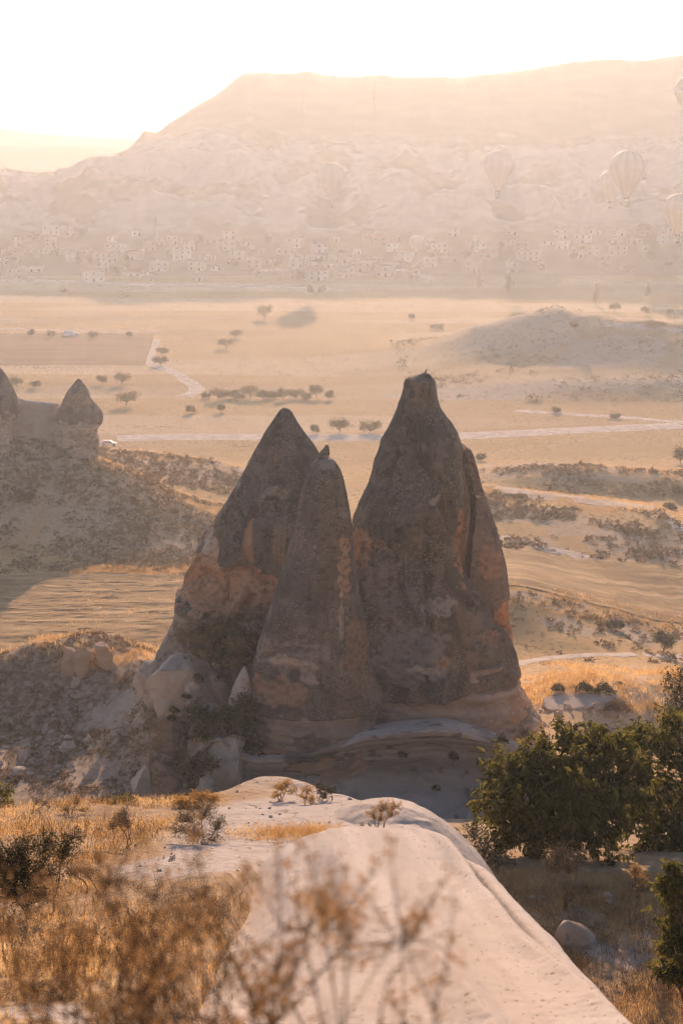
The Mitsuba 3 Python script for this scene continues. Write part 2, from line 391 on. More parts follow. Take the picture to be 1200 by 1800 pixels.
def field(pix, nx, ny, dz, bump=None):
    """A patch between four corner pixels (far left, far right, near right, near left), laid on the terrain."""
    c = [ground_hit(*q)[:2] for q in pix]
    s, t = np.meshgrid(np.linspace(0, 1, nx), np.linspace(0, 1, ny))
    Q = (c[0] * (1 - s[..., None]) + c[1] * s[..., None]) * (1 - t[..., None]) + (c[3] * (1 - s[..., None]) + c[2] * s[..., None]) * t[..., None]
    z = height(Q[..., 0], Q[..., 1]) + dz
    if bump is not None:
        z = z + bump(Q[..., 0], Q[..., 1])
    return quad_grid(np.concatenate([Q, z[..., None]], -1))


def m_plough(p, n, uv):
    return mix((0.26, 0.18, 0.11), (0.34, 0.24, 0.15), fbm(p.x * 0.05, p.y * 0.5, 1.1, 3))


def m_stubble(p, n, uv):
    w = 3.0 * fbm(p.x * 0.03, p.y * 0.03, 5.0, 2)
    row = fbm(p.x * 0.16, p.y * 0.7 + w * 2.0, 2.0, 5)
    fine = fbm(p.x * 1.8, p.y * 3.5, 0.4, 2)
    c = mix((0.27, 0.18, 0.095), (0.48, 0.345, 0.17), smoothstep(0.3, 0.72, 0.65 * row + 0.35 * fine))
    return mix(c, (0.62, 0.48, 0.29), smoothstep(0.60, 0.76, row) * 0.5)


bsdf('mat_plough', m_plough, 0.95)
bsdf('mat_stubble', m_stubble, 0.9, bump=lambda p, n, uv: fbm(p.x * 1.2, p.y * 4.0, p.z, 3), bump_scale=0.25, eps=0.04)


def swath(x, y):
    p = np.stack([x * 0.06, (y + 3 * fb(np.stack([x * 0.03, y * 0.03, x * 0 + 5], -1), 2, 4)) * 0.42, x * 0], -1)
    return 0.40 * (ridged(p, 3, 8) - 0.4) + 0.22 * fb(p * 9, 3, 3)


put(num('field'), field([(-60, 587), (272, 587), (255, 642), (-60, 642)], 60, 40, 0.12), 'mat_plough', True, label='dark brown ploughed field on the left of the plain', kind='structure')
P = sheet(np.linspace(157, 213.5, 230), np.linspace(-0.30, -0.06, 110), 0.10)
P[..., 2] += swath(P[..., 0], P[..., 1]) * sst(157, 160, P[..., 1]) * (1 - sst(211, 213.5, P[..., 1]))
put(num('field'), quad_grid(P), 'mat_stubble', True, label='golden stubble field in curved rows behind the left bank', kind='structure')
P = sheet(np.linspace(188, 222, 120), np.linspace(0.09, 0.34, 160), 0.10)
P[..., 2] += 0.22 * swath(P[..., 0], P[..., 1])
Ul = np.linspace(0.09, 0.34, 160)
put(num('field'), quad_grid(P), 'mat_stubble', True, label='golden stubble field below the straight right track', kind='structure')


# ---------------------------------------------------------------- rocks
def rock(prof, Y, depth=0.9, seed=0, nz=170, na=200, flute=0.25, lump=0.5, fine=0.10, carve=None, sq=2.3, dcap=None, strata=None, lean=0.0, tilt=0.0, angular=0.0, big=0.0, free=False, cleave=None, cuts=0, cut_off=(0.70, 0.92)):
    """prof: (row, left, right) pixels of the outline at distance Y, top to bottom; each level is a full closed ring of its own depth."""
    prof = np.array(prof, float)
    zc = tanv(prof[:, 0]) * Y
    f = Y * CP - zc * SP
    xl, xr = (prof[:, 1] - 600) / FPX * f, (prof[:, 2] - 600) / FPX * f
    o = np.argsort(zc)
    z = np.linspace(zc.min(), zc.max(), nz)
    s = np.linspace(0, 1, nz); z = zc.min() + (zc.max() - zc.min()) * (1 - (1 - s) ** 1.25)
    XL, XR = PchipInterpolator(zc[o], xl[o])(z), PchipInterpolator(zc[o], xr[o])(z)
    a, cx = (XR - XL) / 2, (XR + XL) / 2
    b = a * depth
    if dcap:
        b = dcap * np.tanh(b / dcap)
    g = np.linspace(0, 2 * np.pi, na, endpoint=False)
    cg, sg = np.cos(g), np.sin(g)
    r = (np.abs(cg) ** sq + np.abs(sg) ** sq) ** (-1 / sq)
    ex, ey = r * cg, r * sg
    ex, ey = np.broadcast_to(ex, (nz, na)).copy(), np.broadcast_to(ey, (nz, na)).copy()
    cr, tt = np.random.default_rng(seed + 900), np.linspace(-1, 1, nz)[:, None]
    for _ in range(cuts):                                              # flat broken faces
        ph, of, sl, bow = cr.uniform(0, 2 * np.pi), cr.uniform(*cut_off), cr.normal() * 0.16, cr.uniform(0, 0.25)
        t0 = cr.uniform(-0.7, 0.7)
        over = np.maximum(ex * np.cos(ph) + ey * np.sin(ph) - (of + sl * (tt - t0) + bow * (tt - t0) ** 2), 0) * (1 if free else np.clip(1.15 - np.abs(np.cos(ph)), 0, 1) * sst(-1.0, -0.72, tt))
        ex -= over * np.cos(ph); ey -= over * np.sin(ph)
    P = np.stack([cx[:, None] + a[:, None] * ex, Y + lean * (z[:, None] - z[0]) + b[:, None] * ey, np.repeat(z[:, None], na, 1)], -1)
    nrm = np.stack([cg / np.maximum(depth, .2) ** 0, sg, 0 * g], -1)
    nrm = np.broadcast_to(nrm, P.shape)
    amp = np.minimum(1, a / 1.2)[:, None]
    side = 1 if free else 1 - 0.9 * np.abs(cg[None, :]) ** 4                         # the outline itself moves less
    if big:                                                            # flutes that spread from the tip to the foot
        A = np.stack([np.broadcast_to(cg * 1.35, P.shape[:2]), np.broadcast_to(sg * 1.35, P.shape[:2]), P[..., 2] * 0.03], -1)
        d = big * 0.30 * a[:, None] ** 0.8 * 2 * (ridged(A + seed * 1.7, 2, seed + 6) - 0.58)
        A[..., 2] *= 1.6
        d = d - 0.05 * big * np.minimum(a, 4)[:, None] * 2.2 * ridged(A * 3.1 + seed, 2, seed + 7) ** 5
    else:
        d = 0
    d = d + flute * 2 * (ridged(P * np.array([0.55, 0.55, 0.10]) + seed * 7.3, 3, seed) - 0.6)
    d = d + lump * 2 * (fb(P * 0.22 + seed * 3.1, 3, seed + 2) - 0.5)
    d = d + fine * 2 * (fb(P * 1.6 + seed, 4, seed + 3) - 0.5) + 0.5 * fine * (ridged(P * 4.5, 2, seed + 5) - 0.5)
    if angular:
        d = d + angular * 2 * (np.abs(fb(P * 0.45 + seed * 5.1, 2, seed + 8) - 0.5) * 3 - 0.35) + angular * (np.floor(4 * fb(P * 0.5 + seed, 2, seed + 9)) / 4 - 0.5)
    d = d * amp * side
    if strata is not None:
        d = d + strata(P)
    if carve is not None:
        d = d - carve(P) * (P[..., 1] < Y + 0.3 * b[:, None])
    P = P + nrm * d[..., None]
    if tilt:
        w = 1 - sst(0.0, 0.45, (z - z[0]) / (z[-1] - z[0]))
        P[..., 2] += tilt * (P[..., 0] - cx[0]) * w[:, None] + w[:, None] * 0.35 * (fb(P * 0.5, 3, seed + 4) - 0.5)
    if cleave is not None:
        P[..., 1] += cleave(P) * (sg[None, :] < 0.1)
    top = P[-1].mean(0) + [0, 0, 0.05]
    v, fc = quad_grid(np.concatenate([P, P[:, :1]], 1))
    keep = np.arange(len(v)).reshape(nz, na + 1)
    idx = keep.copy(); idx[:, -1] = idx[:, 0]
    fc = idx.ravel()[fc]
    n = len(v)
    j = np.arange(na)
    capf = np.stack([idx[-1, j], idx[-1, (j + 1) % na], np.full(na, n)], 1)
    capb = np.stack([idx[0, (j + 1) % na], idx[0, j], np.full(na, n + 1)], 1)
    v = np.vstack([v, top, P[0].mean(0)]); fc = np.vstack([fc, capf, capb])
    m = trimesh.Trimesh(v, fc, process=False)
    m.remove_unreferenced_vertices()
    return np.array(m.vertices), np.array(m.faces)


def npell(P, c, rx, rz, edge=0.35, f=0.8, s=0):
    d = np.sqrt(((P[..., 0] - c[0]) / rx) ** 2 + ((P[..., 2] - c[2]) / rz) ** 2) + edge * 2 * (fb(P * f, 3, s) - 0.5)
    return 1 - sst(0.86, 1.0, d)


def npline(P, pix, Y, w):
    """Distance-based groove along a pixel polyline at distance Y: 1 on the line, 0 beyond w metres."""
    L = np.array([at(a, b, Y) for a, b in pix])[:, [0, 2]]
    q = P[..., [0, 2]] + 0.12 * (np.stack([fb(P * 1.1, 3, 41), fb(P * 1.1, 3, 42)], -1) - 0.5)
    best = np.full(P.shape[:2], 1e9)
    for a, b in zip(L[:-1], L[1:]):
        ab = b - a
        t = np.clip(((q - a) @ ab) / (ab @ ab), 0, 1)
        best = np.minimum(best, np.linalg.norm(q - a - t[..., None] * ab, axis=-1))
    return 1 - sst(0.35, 1.0, best / w)


def rockmat(key, dark, warm, pale, patches=(), pale_patches=(), Y0=98.0, below=None, seed=0.0, drip=()):
    def col(p, n, uv):
        m = fbm(p.x * 0.35 + seed, p.y * 0.35, p.z * 0.22, 4)
        f = fbm(p.x * 3.2, p.y * 3.2, p.z * 3.2 + seed, 3)
        sp = fbm(p.x * 13.0, p.y * 13.0, p.z * 10.0, 2)
        tone = fbm(p.x * 0.45 + seed * 3, p.y * 0.45, p.z * 0.05, 3)
        st = fbm(p.x * 1.1 + seed, p.y * 1.1, p.z * 0.10, 3)
        c = mix(dark, warm, smoothstep(0.35, 0.75, 0.6 * m + 0.4 * st))
        c = mix(c, (0.20, 0.138, 0.098), 0.6 * smoothstep(0.50, 0.66, tone))
        c = mix(c, (0.098, 0.097, 0.099), 0.6 * smoothstep(0.50, 0.36, tone))
        c = mix(c, mi.Color3f(dark) * 0.55, 0.7 * smoothstep(0.5, 0.75, f))
        c = mix(c, mi.Color3f(dark) * 0.6, 0.55 * smoothstep(0.52, 0.68, fbm(p.x * 0.75 + 3, p.y * 0.75, p.z * 0.06 + seed, 3)))
        c = mix(c, pale, 0.6 * smoothstep(0.54, 0.74, sp) * smoothstep(0.30, 0.62, fbm(p.x * 0.5 + 8, p.y * 0.5, p.z * 0.4 + seed, 3)))
        c = mix(c, mi.Color3f(pale) * 0.7, 0.3 * smoothstep(0.55, 0.72, fbm(p.x * 0.8 + seed, p.y * 0.8, p.z * 0.8, 4)))
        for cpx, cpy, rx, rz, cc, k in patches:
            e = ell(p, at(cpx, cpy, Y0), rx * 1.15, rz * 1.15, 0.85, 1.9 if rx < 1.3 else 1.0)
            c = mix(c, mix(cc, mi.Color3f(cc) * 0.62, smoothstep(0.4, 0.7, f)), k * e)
        for cpx, cpy, rx, rz, cc, k in drip:
            e = ell(p, at(cpx, cpy, Y0), rx, rz, 0.3, 0.6) * smoothstep(0.42, 0.6, fbm(p.x * 1.6, 0.3, p.z * 0.12 + seed, 3))
            c = mix(c, cc, k * e)
        return c
    return bsdf(key, col, 0.92, bump=lambda p, n, uv: fbm(p.x * 2.6, p.y * 2.6, p.z * 2.6, 4), bump_scale=0.22, eps=0.02, spec=0.15)


DARK, WARM, SPK = (0.085, 0.076, 0.069), (0.185, 0.152, 0.128), (0.44, 0.385, 0.335)
OCH, ORG, CREAM = (0.46, 0.27, 0.165), (0.52, 0.275, 0.14), (0.56, 0.46, 0.37)

def m_foot(p, n, uv):
    f = fbm(p.x * 1.6, p.y * 1.6, p.z * 1.6, 4)
    zz = p.z + 0.04 * p.x + 0.3 * fbm(p.x * 0.3, p.y * 0.3, 1.0, 2)
    st = noise(zz * 2.6, 0.3, 2.0)
    c = mix((0.235, 0.185, 0.15), (0.43, 0.365, 0.31), smoothstep(0.25, 0.75, 0.55 * st + 0.45 * f))
    c = mix(c, (0.37, 0.235, 0.155), 0.8 * smoothstep(0.48, 0.62, fbm(p.x * 0.28, p.y * 0.28, p.z * 0.45 + 3, 3)))
    c = mix(c, (0.13, 0.12, 0.115), 0.8 * smoothstep(0.55, 0.66, fbm(p.x * 0.5 + 9, p.y * 0.5, p.z * 0.7, 4)))
    return mix(c, (0.46, 0.40, 0.35), 0.5 * smoothstep(0.68, 0.78, noise(p.x * 3.0, p.y * 3.0, p.z * 5.0)))


bsdf('mat_foot', m_foot, 0.95)
# left tower
YL = 104.0
rockmat('mat_left_tower', DARK, WARM, SPK, seed=1.3, Y0=YL, patches=[
    (415, 1020, 5.0, 2.2, (0.56, 0.33, 0.215), 1.0), (345, 1000, 1.5, 1.6, (0.54, 0.29, 0.15), 0.95), (372, 960, 0.75, 1.7, (0.62, 0.47, 0.36), 1.0), (430, 1075, 4.4, 0.5, CREAM, 0.7), (490, 850, 1.1, 0.45, SPK, 0.6),
    (405, 850, 0.6, 0.5, CREAM, 0.5), (300, 1110, 1.2, 2.6, (0.30, 0.26, 0.23), 0.8), (340, 1095, 2.2, 1.4, (0.33, 0.27, 0.22), 0.6)],
    drip=[(455, 930, 1.0, 1.8, ORG, 0.9), (505, 920, 1.0, 2.4, ORG, 0.9), (470, 960, 2.5, 1.6, (0.27, 0.15, 0.09), 0.5)])


def carve_left(P):
    c = 1.5 * npell(P, at(430, 1020, YL), 5.2, 2.1, 0.3, 0.5, 3) + 0.8 * npell(P, at(350, 1010, YL), 2.6, 2.0, 0.3, 0.6, 6)
    c = c + 0.5 * npell(P, at(372, 955, YL), 0.9, 1.9, 0.3, 0.8, 9)
    c = c + 1.0 * npline(P, [(358, 975), (361, 1010), (365, 1060), (362, 1085)], YL, 0.22)
    c = c + 0.35 * npline(P, [(395, 985), (420, 978), (440, 960), (425, 925)], YL, 0.25) + 0.5 * npline(P, [(430, 1060), (428, 1035), (445, 1025)], YL, 0.2)
    c = c + 0.35 * npline(P, [(405, 870), (440, 905), (500, 850), (545, 870)], YL, 0.35)
    return c


L_PROF = [(717, 498, 502), (720, 493, 509), (728, 487, 515), (740, 479, 522), (762, 465, 537), (790, 450, 557), (840, 423, 578), (880, 400, 594), (920, 372, 606), (950, 350, 614), (980, 340, 620), (1000, 327, 624),
          (1030, 310, 628), (1050, 306, 630), (1080, 306, 634), (1110, 295, 636), (1140, 280, 640), (1160, 270, 644), (1200, 262, 650), (1290, 250, 660)]
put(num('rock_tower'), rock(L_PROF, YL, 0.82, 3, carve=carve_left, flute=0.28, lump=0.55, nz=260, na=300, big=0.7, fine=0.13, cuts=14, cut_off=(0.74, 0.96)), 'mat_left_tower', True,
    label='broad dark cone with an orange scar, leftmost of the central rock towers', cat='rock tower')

# middle tower and its perched stone
YM = 95.5
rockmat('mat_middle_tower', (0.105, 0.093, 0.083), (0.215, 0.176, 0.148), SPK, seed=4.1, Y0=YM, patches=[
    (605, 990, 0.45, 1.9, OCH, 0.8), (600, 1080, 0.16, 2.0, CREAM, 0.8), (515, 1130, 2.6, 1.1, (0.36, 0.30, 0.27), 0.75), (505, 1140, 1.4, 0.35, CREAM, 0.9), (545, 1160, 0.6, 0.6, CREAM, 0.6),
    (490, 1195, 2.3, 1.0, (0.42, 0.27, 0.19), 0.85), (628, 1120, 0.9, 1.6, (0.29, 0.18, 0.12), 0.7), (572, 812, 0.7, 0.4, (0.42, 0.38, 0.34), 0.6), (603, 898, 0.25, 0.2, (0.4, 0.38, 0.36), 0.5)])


def carve_mid(P):
    c = 0.35 * npell(P, at(608, 985, YM), 0.55, 2.0, 0.3, 0.9, 2) + 0.3 * npline(P, [(600, 1060), (602, 1100), (600, 1125)], YM, 0.2)
    c = c + 0.45 * npline(P, [(468, 1135), (490, 1128), (520, 1118), (540, 1120)], YM, 0.22) + 0.3 * npell(P, at(515, 1160, YM), 0.6, 0.3, 0.3, 1, 4)
    return c + 0.5 * npline(P, [(520, 890), (512, 930), (500, 960)], YM, 0.2)


M_PROF = [(806, 557, 584), (812, 549, 590), (830, 540, 600), (860, 530, 608), (900, 520, 615), (950, 506, 621), (1000, 491, 626), (1050, 478, 633), (1100, 461, 643), (1150, 446, 654),
          (1180, 438, 662), (1205, 437, 668), (1225, 438, 674), (1231, 441, 676)]


def layers(freq, amp, seed, rub=0.3, dip=0.03):
    """Beds of unequal hardness: each stands out or falls back with a crisp edge."""
    def fn(P):
        z = P[..., 2] + dip * P[..., 0] + 0.15 * (fb(P * 0.6, 3, seed + 1) - 0.5)
        k = z * freq + 0.7 * fb(np.stack([0 * z, 0 * z, z * 0.8], -1), 2, seed)
        c = np.floor(k); t = k - c
        rnd = lambda i: meshkit.noise(np.stack([i * 7.31 + seed, 0 * i, 0 * i], -1), seed)
        v = rnd(c) + (rnd(c + 1) - rnd(c)) * sst(0.82, 1.0, t)
        blk = ridged(P * np.array([0.55, 0.55, 0.7]) + seed, 3, seed + 3) - 0.6
        return amp * 2 * (v - 0.5) + rub * blk + 0.12 * (fb(P * np.array([1.5, 1.5, 4]), 3, seed + 5) - 0.5)
    return fn


key = num('rock_tower')
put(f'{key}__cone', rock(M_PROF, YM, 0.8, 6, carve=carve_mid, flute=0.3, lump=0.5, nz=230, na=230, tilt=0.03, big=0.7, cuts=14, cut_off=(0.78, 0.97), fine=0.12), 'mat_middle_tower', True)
MF_PROF = [(1215, 452, 650), (1232, 449, 655), (1240, 449, 656), (1262, 446, 656), (1290, 449, 655), (1310, 452, 655), (1318, 452, 655), (1324, 458, 655), (1350, 458, 655), (1400, 458, 655)]
put(f'{key}__foot', rock(MF_PROF, YM, 0.8, 7, strata=layers(1.6, 0.28, 9, 0.6), flute=0.12, lump=0.3, nz=130, na=220, fine=0.12, sq=2.5), 'mat_foot', True, label='layered brown foot under the thin pale band')
tag(key, 'slender dark cone with a small stone on its tip, in the middle of the towers', 'rock tower')
C_PROF = [(783, 571, 577), (787, 569, 578), (793, 563, 579), (799, 559, 579), (803, 558, 578), (806, 560, 577)]
put('perched_stone', rock(C_PROF, YM, 0.9, 12, nz=40, na=40, flute=0.03, lump=0.05, fine=0.03), 'mat_middle_tower', True, label='small pointed stone perched on the tip of the middle tower', cat='stone')

# great tower
YB = 99.0
rockmat('mat_great_tower', (0.090, 0.078, 0.068), (0.190, 0.158, 0.135), SPK, seed=8.6, Y0=YB, patches=[
    (635, 950, 0.7, 1.4, OCH, 0.6), (665, 945, 0.5, 0.3, OCH, 0.8), (812, 960, 0.55, 2.4, (0.38, 0.21, 0.12), 0.85), (715, 1115, 2.4, 1.9, (0.36, 0.335, 0.31), 0.55), (740, 1140, 1.1, 0.3, (0.46, 0.42, 0.38), 0.7), (770, 1130, 0.7, 0.4, OCH, 0.6), (670, 1010, 1.2, 2.0, (0.27, 0.23, 0.20), 0.5), (775, 1045, 1.2, 0.5, SPK, 0.7),
    (760, 865, 0.4, 0.3, SPK, 0.7), (855, 1105, 0.8, 0.4, OCH, 0.5), (720, 760, 0.5, 5, (0.20, 0.17, 0.16), 0.5)])


def carve_big(P):
    c = 0
    for a, b, w in [(692, 968, 5), (684, 999, 3.5), (681, 1025, 3), (680, 1076, 5), (644, 1063, 3), (693, 867, 5), (819, 1053, 6), (730, 1066, 3), (648, 950, 4), (745, 995, 2)]:
        q = at(a, b, YB)
        c = c + 0.7 * npell(P, q, w / FPX * YB, w / FPX * YB, 0.2, 2, 3)
    c = c + 0.7 * npline(P, [(716, 735), (735, 790), (770, 850), (790, 900), (812, 970)], YB, 0.45) + 0.7 * npline(P, [(765, 868), (800, 950), (850, 1050), (880, 1110)], YB, 0.5) + 0.5 * npline(P, [(690, 790), (676, 880), (668, 940)], YB, 0.4) + 0.5 * npline(P, [(740, 900), (748, 1000), (742, 1090)], YB, 0.4)
    c = c + 0.5 * npline(P, [(655, 960), (668, 938), (690, 960)], YB, 0.3) + 0.3 * npline(P, [(708, 680), (712, 720), (700, 760)], YB, 0.3) + 0.5 * npline(P, [(716, 672), (722, 690)], YB, 0.3)
    return c


B_PROF = [(656, 742, 750), (658, 738, 755), (663, 728, 759), (668, 713, 763), (672, 711, 765), (690, 705, 768), (714, 696, 773), (732, 689, 783), (750, 681, 796), (770, 671, 806), (788, 666, 811), (814, 657, 813), (838, 651, 814), (860, 642, 817),
          (890, 627, 818), (920, 617, 815), (960, 611, 811), (1000, 609, 813), (1050, 609, 850), (1100, 608, 876), (1150, 607, 901), (1180, 604, 908), (1190, 606, 908), (1194, 612, 904)]
key = num('rock_tower')
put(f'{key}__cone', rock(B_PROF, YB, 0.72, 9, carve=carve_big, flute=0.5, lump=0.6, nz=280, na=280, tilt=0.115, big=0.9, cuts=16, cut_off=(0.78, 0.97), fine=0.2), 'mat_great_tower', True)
BF_PROF = [(1150, 630, 893), (1172, 628, 897), (1195, 626, 904), (1215, 622, 914), (1235, 620, 930), (1247, 618, 941), (1258, 618, 948), (1268, 620, 947), (1276, 622, 943), (1300, 625, 938), (1380, 628, 935)]
put(f'{key}__foot', rock(BF_PROF, YB, 0.72, 21, strata=layers(1.25, 0.28, 29, 0.6, -0.03), flute=0.18, lump=0.35, nz=140, na=270, fine=0.12, sq=2.6), 'mat_foot', True, label='undercut layered foot flaring out to the right')
tag(key, 'tallest grey brown cone with fluted sides above an undercut layered foot', 'rock tower')

# split slab behind it
YS = 102.0
rockmat('mat_slab', (0.165, 0.130, 0.108), (0.24, 0.175, 0.135), SPK, seed=2.9, Y0=YS, patches=[
    (888, 1085, 1.1, 1.4, (0.50, 0.25, 0.13), 0.95), (860, 980, 0.9, 1.3, OCH, 0.6), (893, 1130, 0.6, 1.0, (0.50, 0.24, 0.12), 0.9), (826, 825, 0.3, 0.6, (0.42, 0.37, 0.33), 0.8), (838, 870, 0.4, 0.12, CREAM, 0.8)])
S_PROF = [(790, 816, 827), (800, 812, 832), (820, 809, 838), (850, 808, 846), (868, 808, 852), (880, 808, 857), (900, 808, 864), (930, 807, 874), (960, 806, 882), (1000, 806, 891), (1020, 808, 893), (1040, 810, 896), (1080, 812, 898), (1110, 815, 901), (1140, 820, 903), (1200, 820, 903), (1260, 820, 903)]


def carve_slab(P):
    c = 0.35 * npell(P, at(826, 825, YS), 0.25, 0.7, 0.2, 1, 5) + 0.4 * npline(P, [(880, 1098), (902, 1102)], YS, 0.2) + 0.3 * npline(P, [(868, 1060), (862, 1085), (868, 1110)], YS, 0.2)
    return c + 0.35 * npell(P, at(888, 1075, YS), 1.2, 1.1, 0.2, 0.8, 7)


def cleave_slab(P):
    return 2.6 * npline(P, [(817, 792), (818, 812), (822, 832), (826, 860), (831, 874), (829, 900), (825, 935), (820, 975), (816, 1012)], YS, 0.22)


put(num('rock_tower'), rock(S_PROF, YS, 1.0, 15, carve=carve_slab, cleave=cleave_slab, cuts=8, flute=0.14, lump=0.3, nz=180, na=330), 'mat_slab', True,
    label='narrow slab split from the tallest tower by a dark crack, orange at its foot', cat='rock tower')

# ledged wall of tuff under the towers
def m_wall(p, n, uv):
    f = fbm(p.x * 2.0, p.y * 2.0, p.z * 2.0, 4)
    zz = p.z + 0.25 * fbm(p.x * 0.4, p.y * 0.4, 1.0, 2)
    st = noise(zz * 3.1, 0.3, 2.0)
    c = mix((0.29, 0.265, 0.245), (0.50, 0.46, 0.42), smoothstep(0.25, 0.75, 0.6 * st + 0.4 * f))
    stain = ell(p, at(545, 1370, 87), 2.3, 1.7, 0.4, 0.6)
    c = mix(c, (0.115, 0.105, 0.10), 0.8 * stain)
    c = mix(c, (0.40, 0.29, 0.21), 0.6 * ell(p, at(560, 1325, 90), 3.5, 0.35, 0.4, 0.8))
    return mix(c, (0.13, 0.105, 0.075), 0.75 * smoothstep(0.62, 0.72, fbm(p.x * 0.9 + 3, p.y * 0.9, p.z * 0.9, 4)))


bsdf('mat_wall', m_wall, 0.95, bump=lambda p, n, uv: fbm(p.x * 2.0, p.y * 2.0, p.z * 5.0, 4), bump_scale=0.2, eps=0.02)
cols_ = np.linspace(325, 1010, 250)
edge = PchipInterpolator([325, 345, 365, 385, 410, 450, 520, 580, 650, 720, 760, 800, 850, 900, 950, 1010], [1350, 1322, 1306, 1300, 1318, 1335, 1330, 1318, 1296, 1288, 1286, 1290, 1303, 1326, 1348, 1370])(cols_)
yed = PchipInterpolator([325, 380, 480, 580, 700, 800, 900, 1010], [92.5, 91.5, 91, 90.5, 90, 91, 92, 92])(cols_)
STEPS = [(-66, 8.0), (-52, 5.2), (-46, 3.6), (-38, 3.4), (-36.5, 2.5), (-29, 2.35), (-27.5, 1.5), (-20, 1.4), (-18.5, 0.75), (-10, 0.65), (-8.5, 0.12), (0, 0.0), (5, 0.1), (7.5, 0.9), (22, 1.5), (26, 1.2), (55, 1.5), (95, 0.7), (135, -1.5), (180, -4.0), (300, -6.5)]
thick = np.interp(cols_, [325, 450, 560, 640, 760, 900, 1010], [0.6, 0.3, 0.3, 0.38, 0.5, 0.68, 0.6])
bell = np.exp(-((cols_ - 720) / 120.0) ** 2)
P = []
for (d0, o0), (d1, o1) in zip(STEPS[:-1], STEPS[1:]):
    m = int(np.clip(abs(d1 - d0) / 1.5, 5, 26))
    for t in np.linspace(0, 1, m, endpoint=False):
        dd, oo = d0 + (d1 - d0) * t, o0 + (o1 - o0) * t
        row = [at(cpx, e + (dd * th if dd < 0 else dd), ye + (oo * (1 + 1.6 * bl) if (dd > 5 and oo > 0) else oo)) for cpx, e, ye, th, bl in zip(cols_, edge, yed, thick, bell)]
        P.append(row)
P = np.array(P)
P[..., 1] += -0.5 * (fb(P * np.array([0.35, 0.3, 1.2]), 4, 77) - 0.5) - 0.5 * (ridged(P * np.array([0.4, 0.1, 0.2]), 3, 78) - 0.6) - 0.25 * layers(2.2, 0.25, 63, 0.5, -0.05)(P) - 0.2 * (fb(P * 2.0, 3, 80) - 0.5)
P[..., 2] += 0.12 * (fb(P * np.array([0.8, 0.8, 0.3]), 4, 79) - 0.5)
put('rock_wall', quad_grid(P), 'mat_wall', True, label='pale layered tuff wall with a curved ledge under the rock towers', cat='rock wall')

# pale boulders at the left foot
def m_tuff(p, n, uv):
    f = fbm(p.x * 1.4, p.y * 1.4, p.z * 1.4, 4)
    s = 0.7 * smoothstep(0.66, 0.76, fbm(p.x * 6.0, p.y * 6.0, p.z * 6.0, 3))
    c = mix((0.42, 0.375, 0.33), (0.57, 0.52, 0.46), f)
    c = mix(c, (0.36, 0.25, 0.17), 0.5 * smoothstep(0.55, 0.75, fbm(p.x * 0.5, p.y * 0.5, p.z * 0.8 + 7, 3)))
    return mix(c, (0.16, 0.13, 0.10), 0.6 * s)


bsdf('mat_tuff', m_tuff, 0.95, bump=lambda p, n, uv: fbm(p.x * 2.4, p.y * 2.4, p.z * 2.4, 4), bump_scale=0.15, eps=0.02)
rockmat('mat_lichen_rock', (0.15, 0.13, 0.115), (0.24, 0.20, 0.17), (0.42, 0.37, 0.33), seed=6.1, Y0=91, patches=[(250, 1370, 1.6, 2.2, (0.40, 0.32, 0.26), 0.9), (290, 1390, 0.8, 2.0, (0.38, 0.28, 0.21), 0.8)])


def blob(key, rows, Y, mat, lab, cat='boulder', depth=0.8, seed=0, **k):
    put(num(key), rock(rows, Y, depth, seed, nz=70, na=90, **{**dict(flute=0.14, lump=0.3, fine=0.06), **k}), mat, True, label=lab, cat=cat)


def block(key, px, py, rx, ry, Y, mat, lab, cat='boulder', depth=0.9, seed=0, n=20, rough=0.10, lean=0.0):
    """A broken block: the hull of a few points, its faces then split finely and roughened."""
    q = np.random.default_rng(seed + 4000)
    c = at(px, py, Y); s = (Y * CP - c[2] * SP) / FPX
    a, h = rx * s, ry * s * 1.05
    d = q.normal(size=(n, 3)); d /= np.linalg.norm(d, axis=1, keepdims=True)
    d = np.sign(d) * np.abs(d) ** 0.72
    p = d * q.uniform(0.84, 1.06, (n, 1)) * np.array([a, a * depth, h])
    p[:, 0] += lean * p[:, 2]
    m = trimesh.Trimesh(p).convex_hull
    v, f = trimesh.remesh.subdivide_to_size(np.array(m.vertices), np.array(m.faces), max_edge=max(0.16, a * 0.11))
    m = trimesh.Trimesh(v, f, process=True)
    v = np.array(m.vertices) + c
    nr = np.array(m.vertex_normals)
    k = rough * (2 * (fb(v * 1.1 + seed, 4, seed + 1) - 0.5) * 2.2 + 1.0 * (fb(v * 4.0 + seed, 3, seed + 2) - 0.5)) - rough * 2.2 * ridged(v * 0.55 + seed, 2, seed + 3) ** 6
    put(num(key), (v + nr * k[:, None], np.array(m.faces)), mat, 35, label=lab, cat=cat)


block('boulder', 322, 1206, 66, 64, 97.2, 'mat_tuff', 'large white tuff boulder with a broad flat face under the left tower', seed=31, depth=0.6, n=26)
block('boulder', 263, 1208, 32, 46, 98.6, 'mat_tuff', 'pale boulder wedged left of the large white one', seed=32, n=18)
block('boulder', 372, 1222, 34, 44, 97.4, 'mat_tuff', 'pale block right of the large white boulder, under the brown thicket', seed=45, n=18, depth=0.7)
block('boulder', 292, 1290, 32, 44, 92.4, 'mat_lichen_rock', 'dark lichened block on top of the pillar left of a black crack', seed=33, n=20)
block('boulder', 286, 1385, 40, 78, 92.0, 'mat_lichen_rock', 'dark lichened rock pillar standing left of a black crack', seed=46, n=24)
block('boulder', 247, 1392, 22, 54, 90.8, 'mat_tuff', 'buff boulder at the left foot of the dark pillar', seed=34, n=18)
block('boulder', 360, 1300, 36, 66, 93.8, 'mat_tuff', 'long grey tuff outcrop right of the black crack', seed=35, n=24)
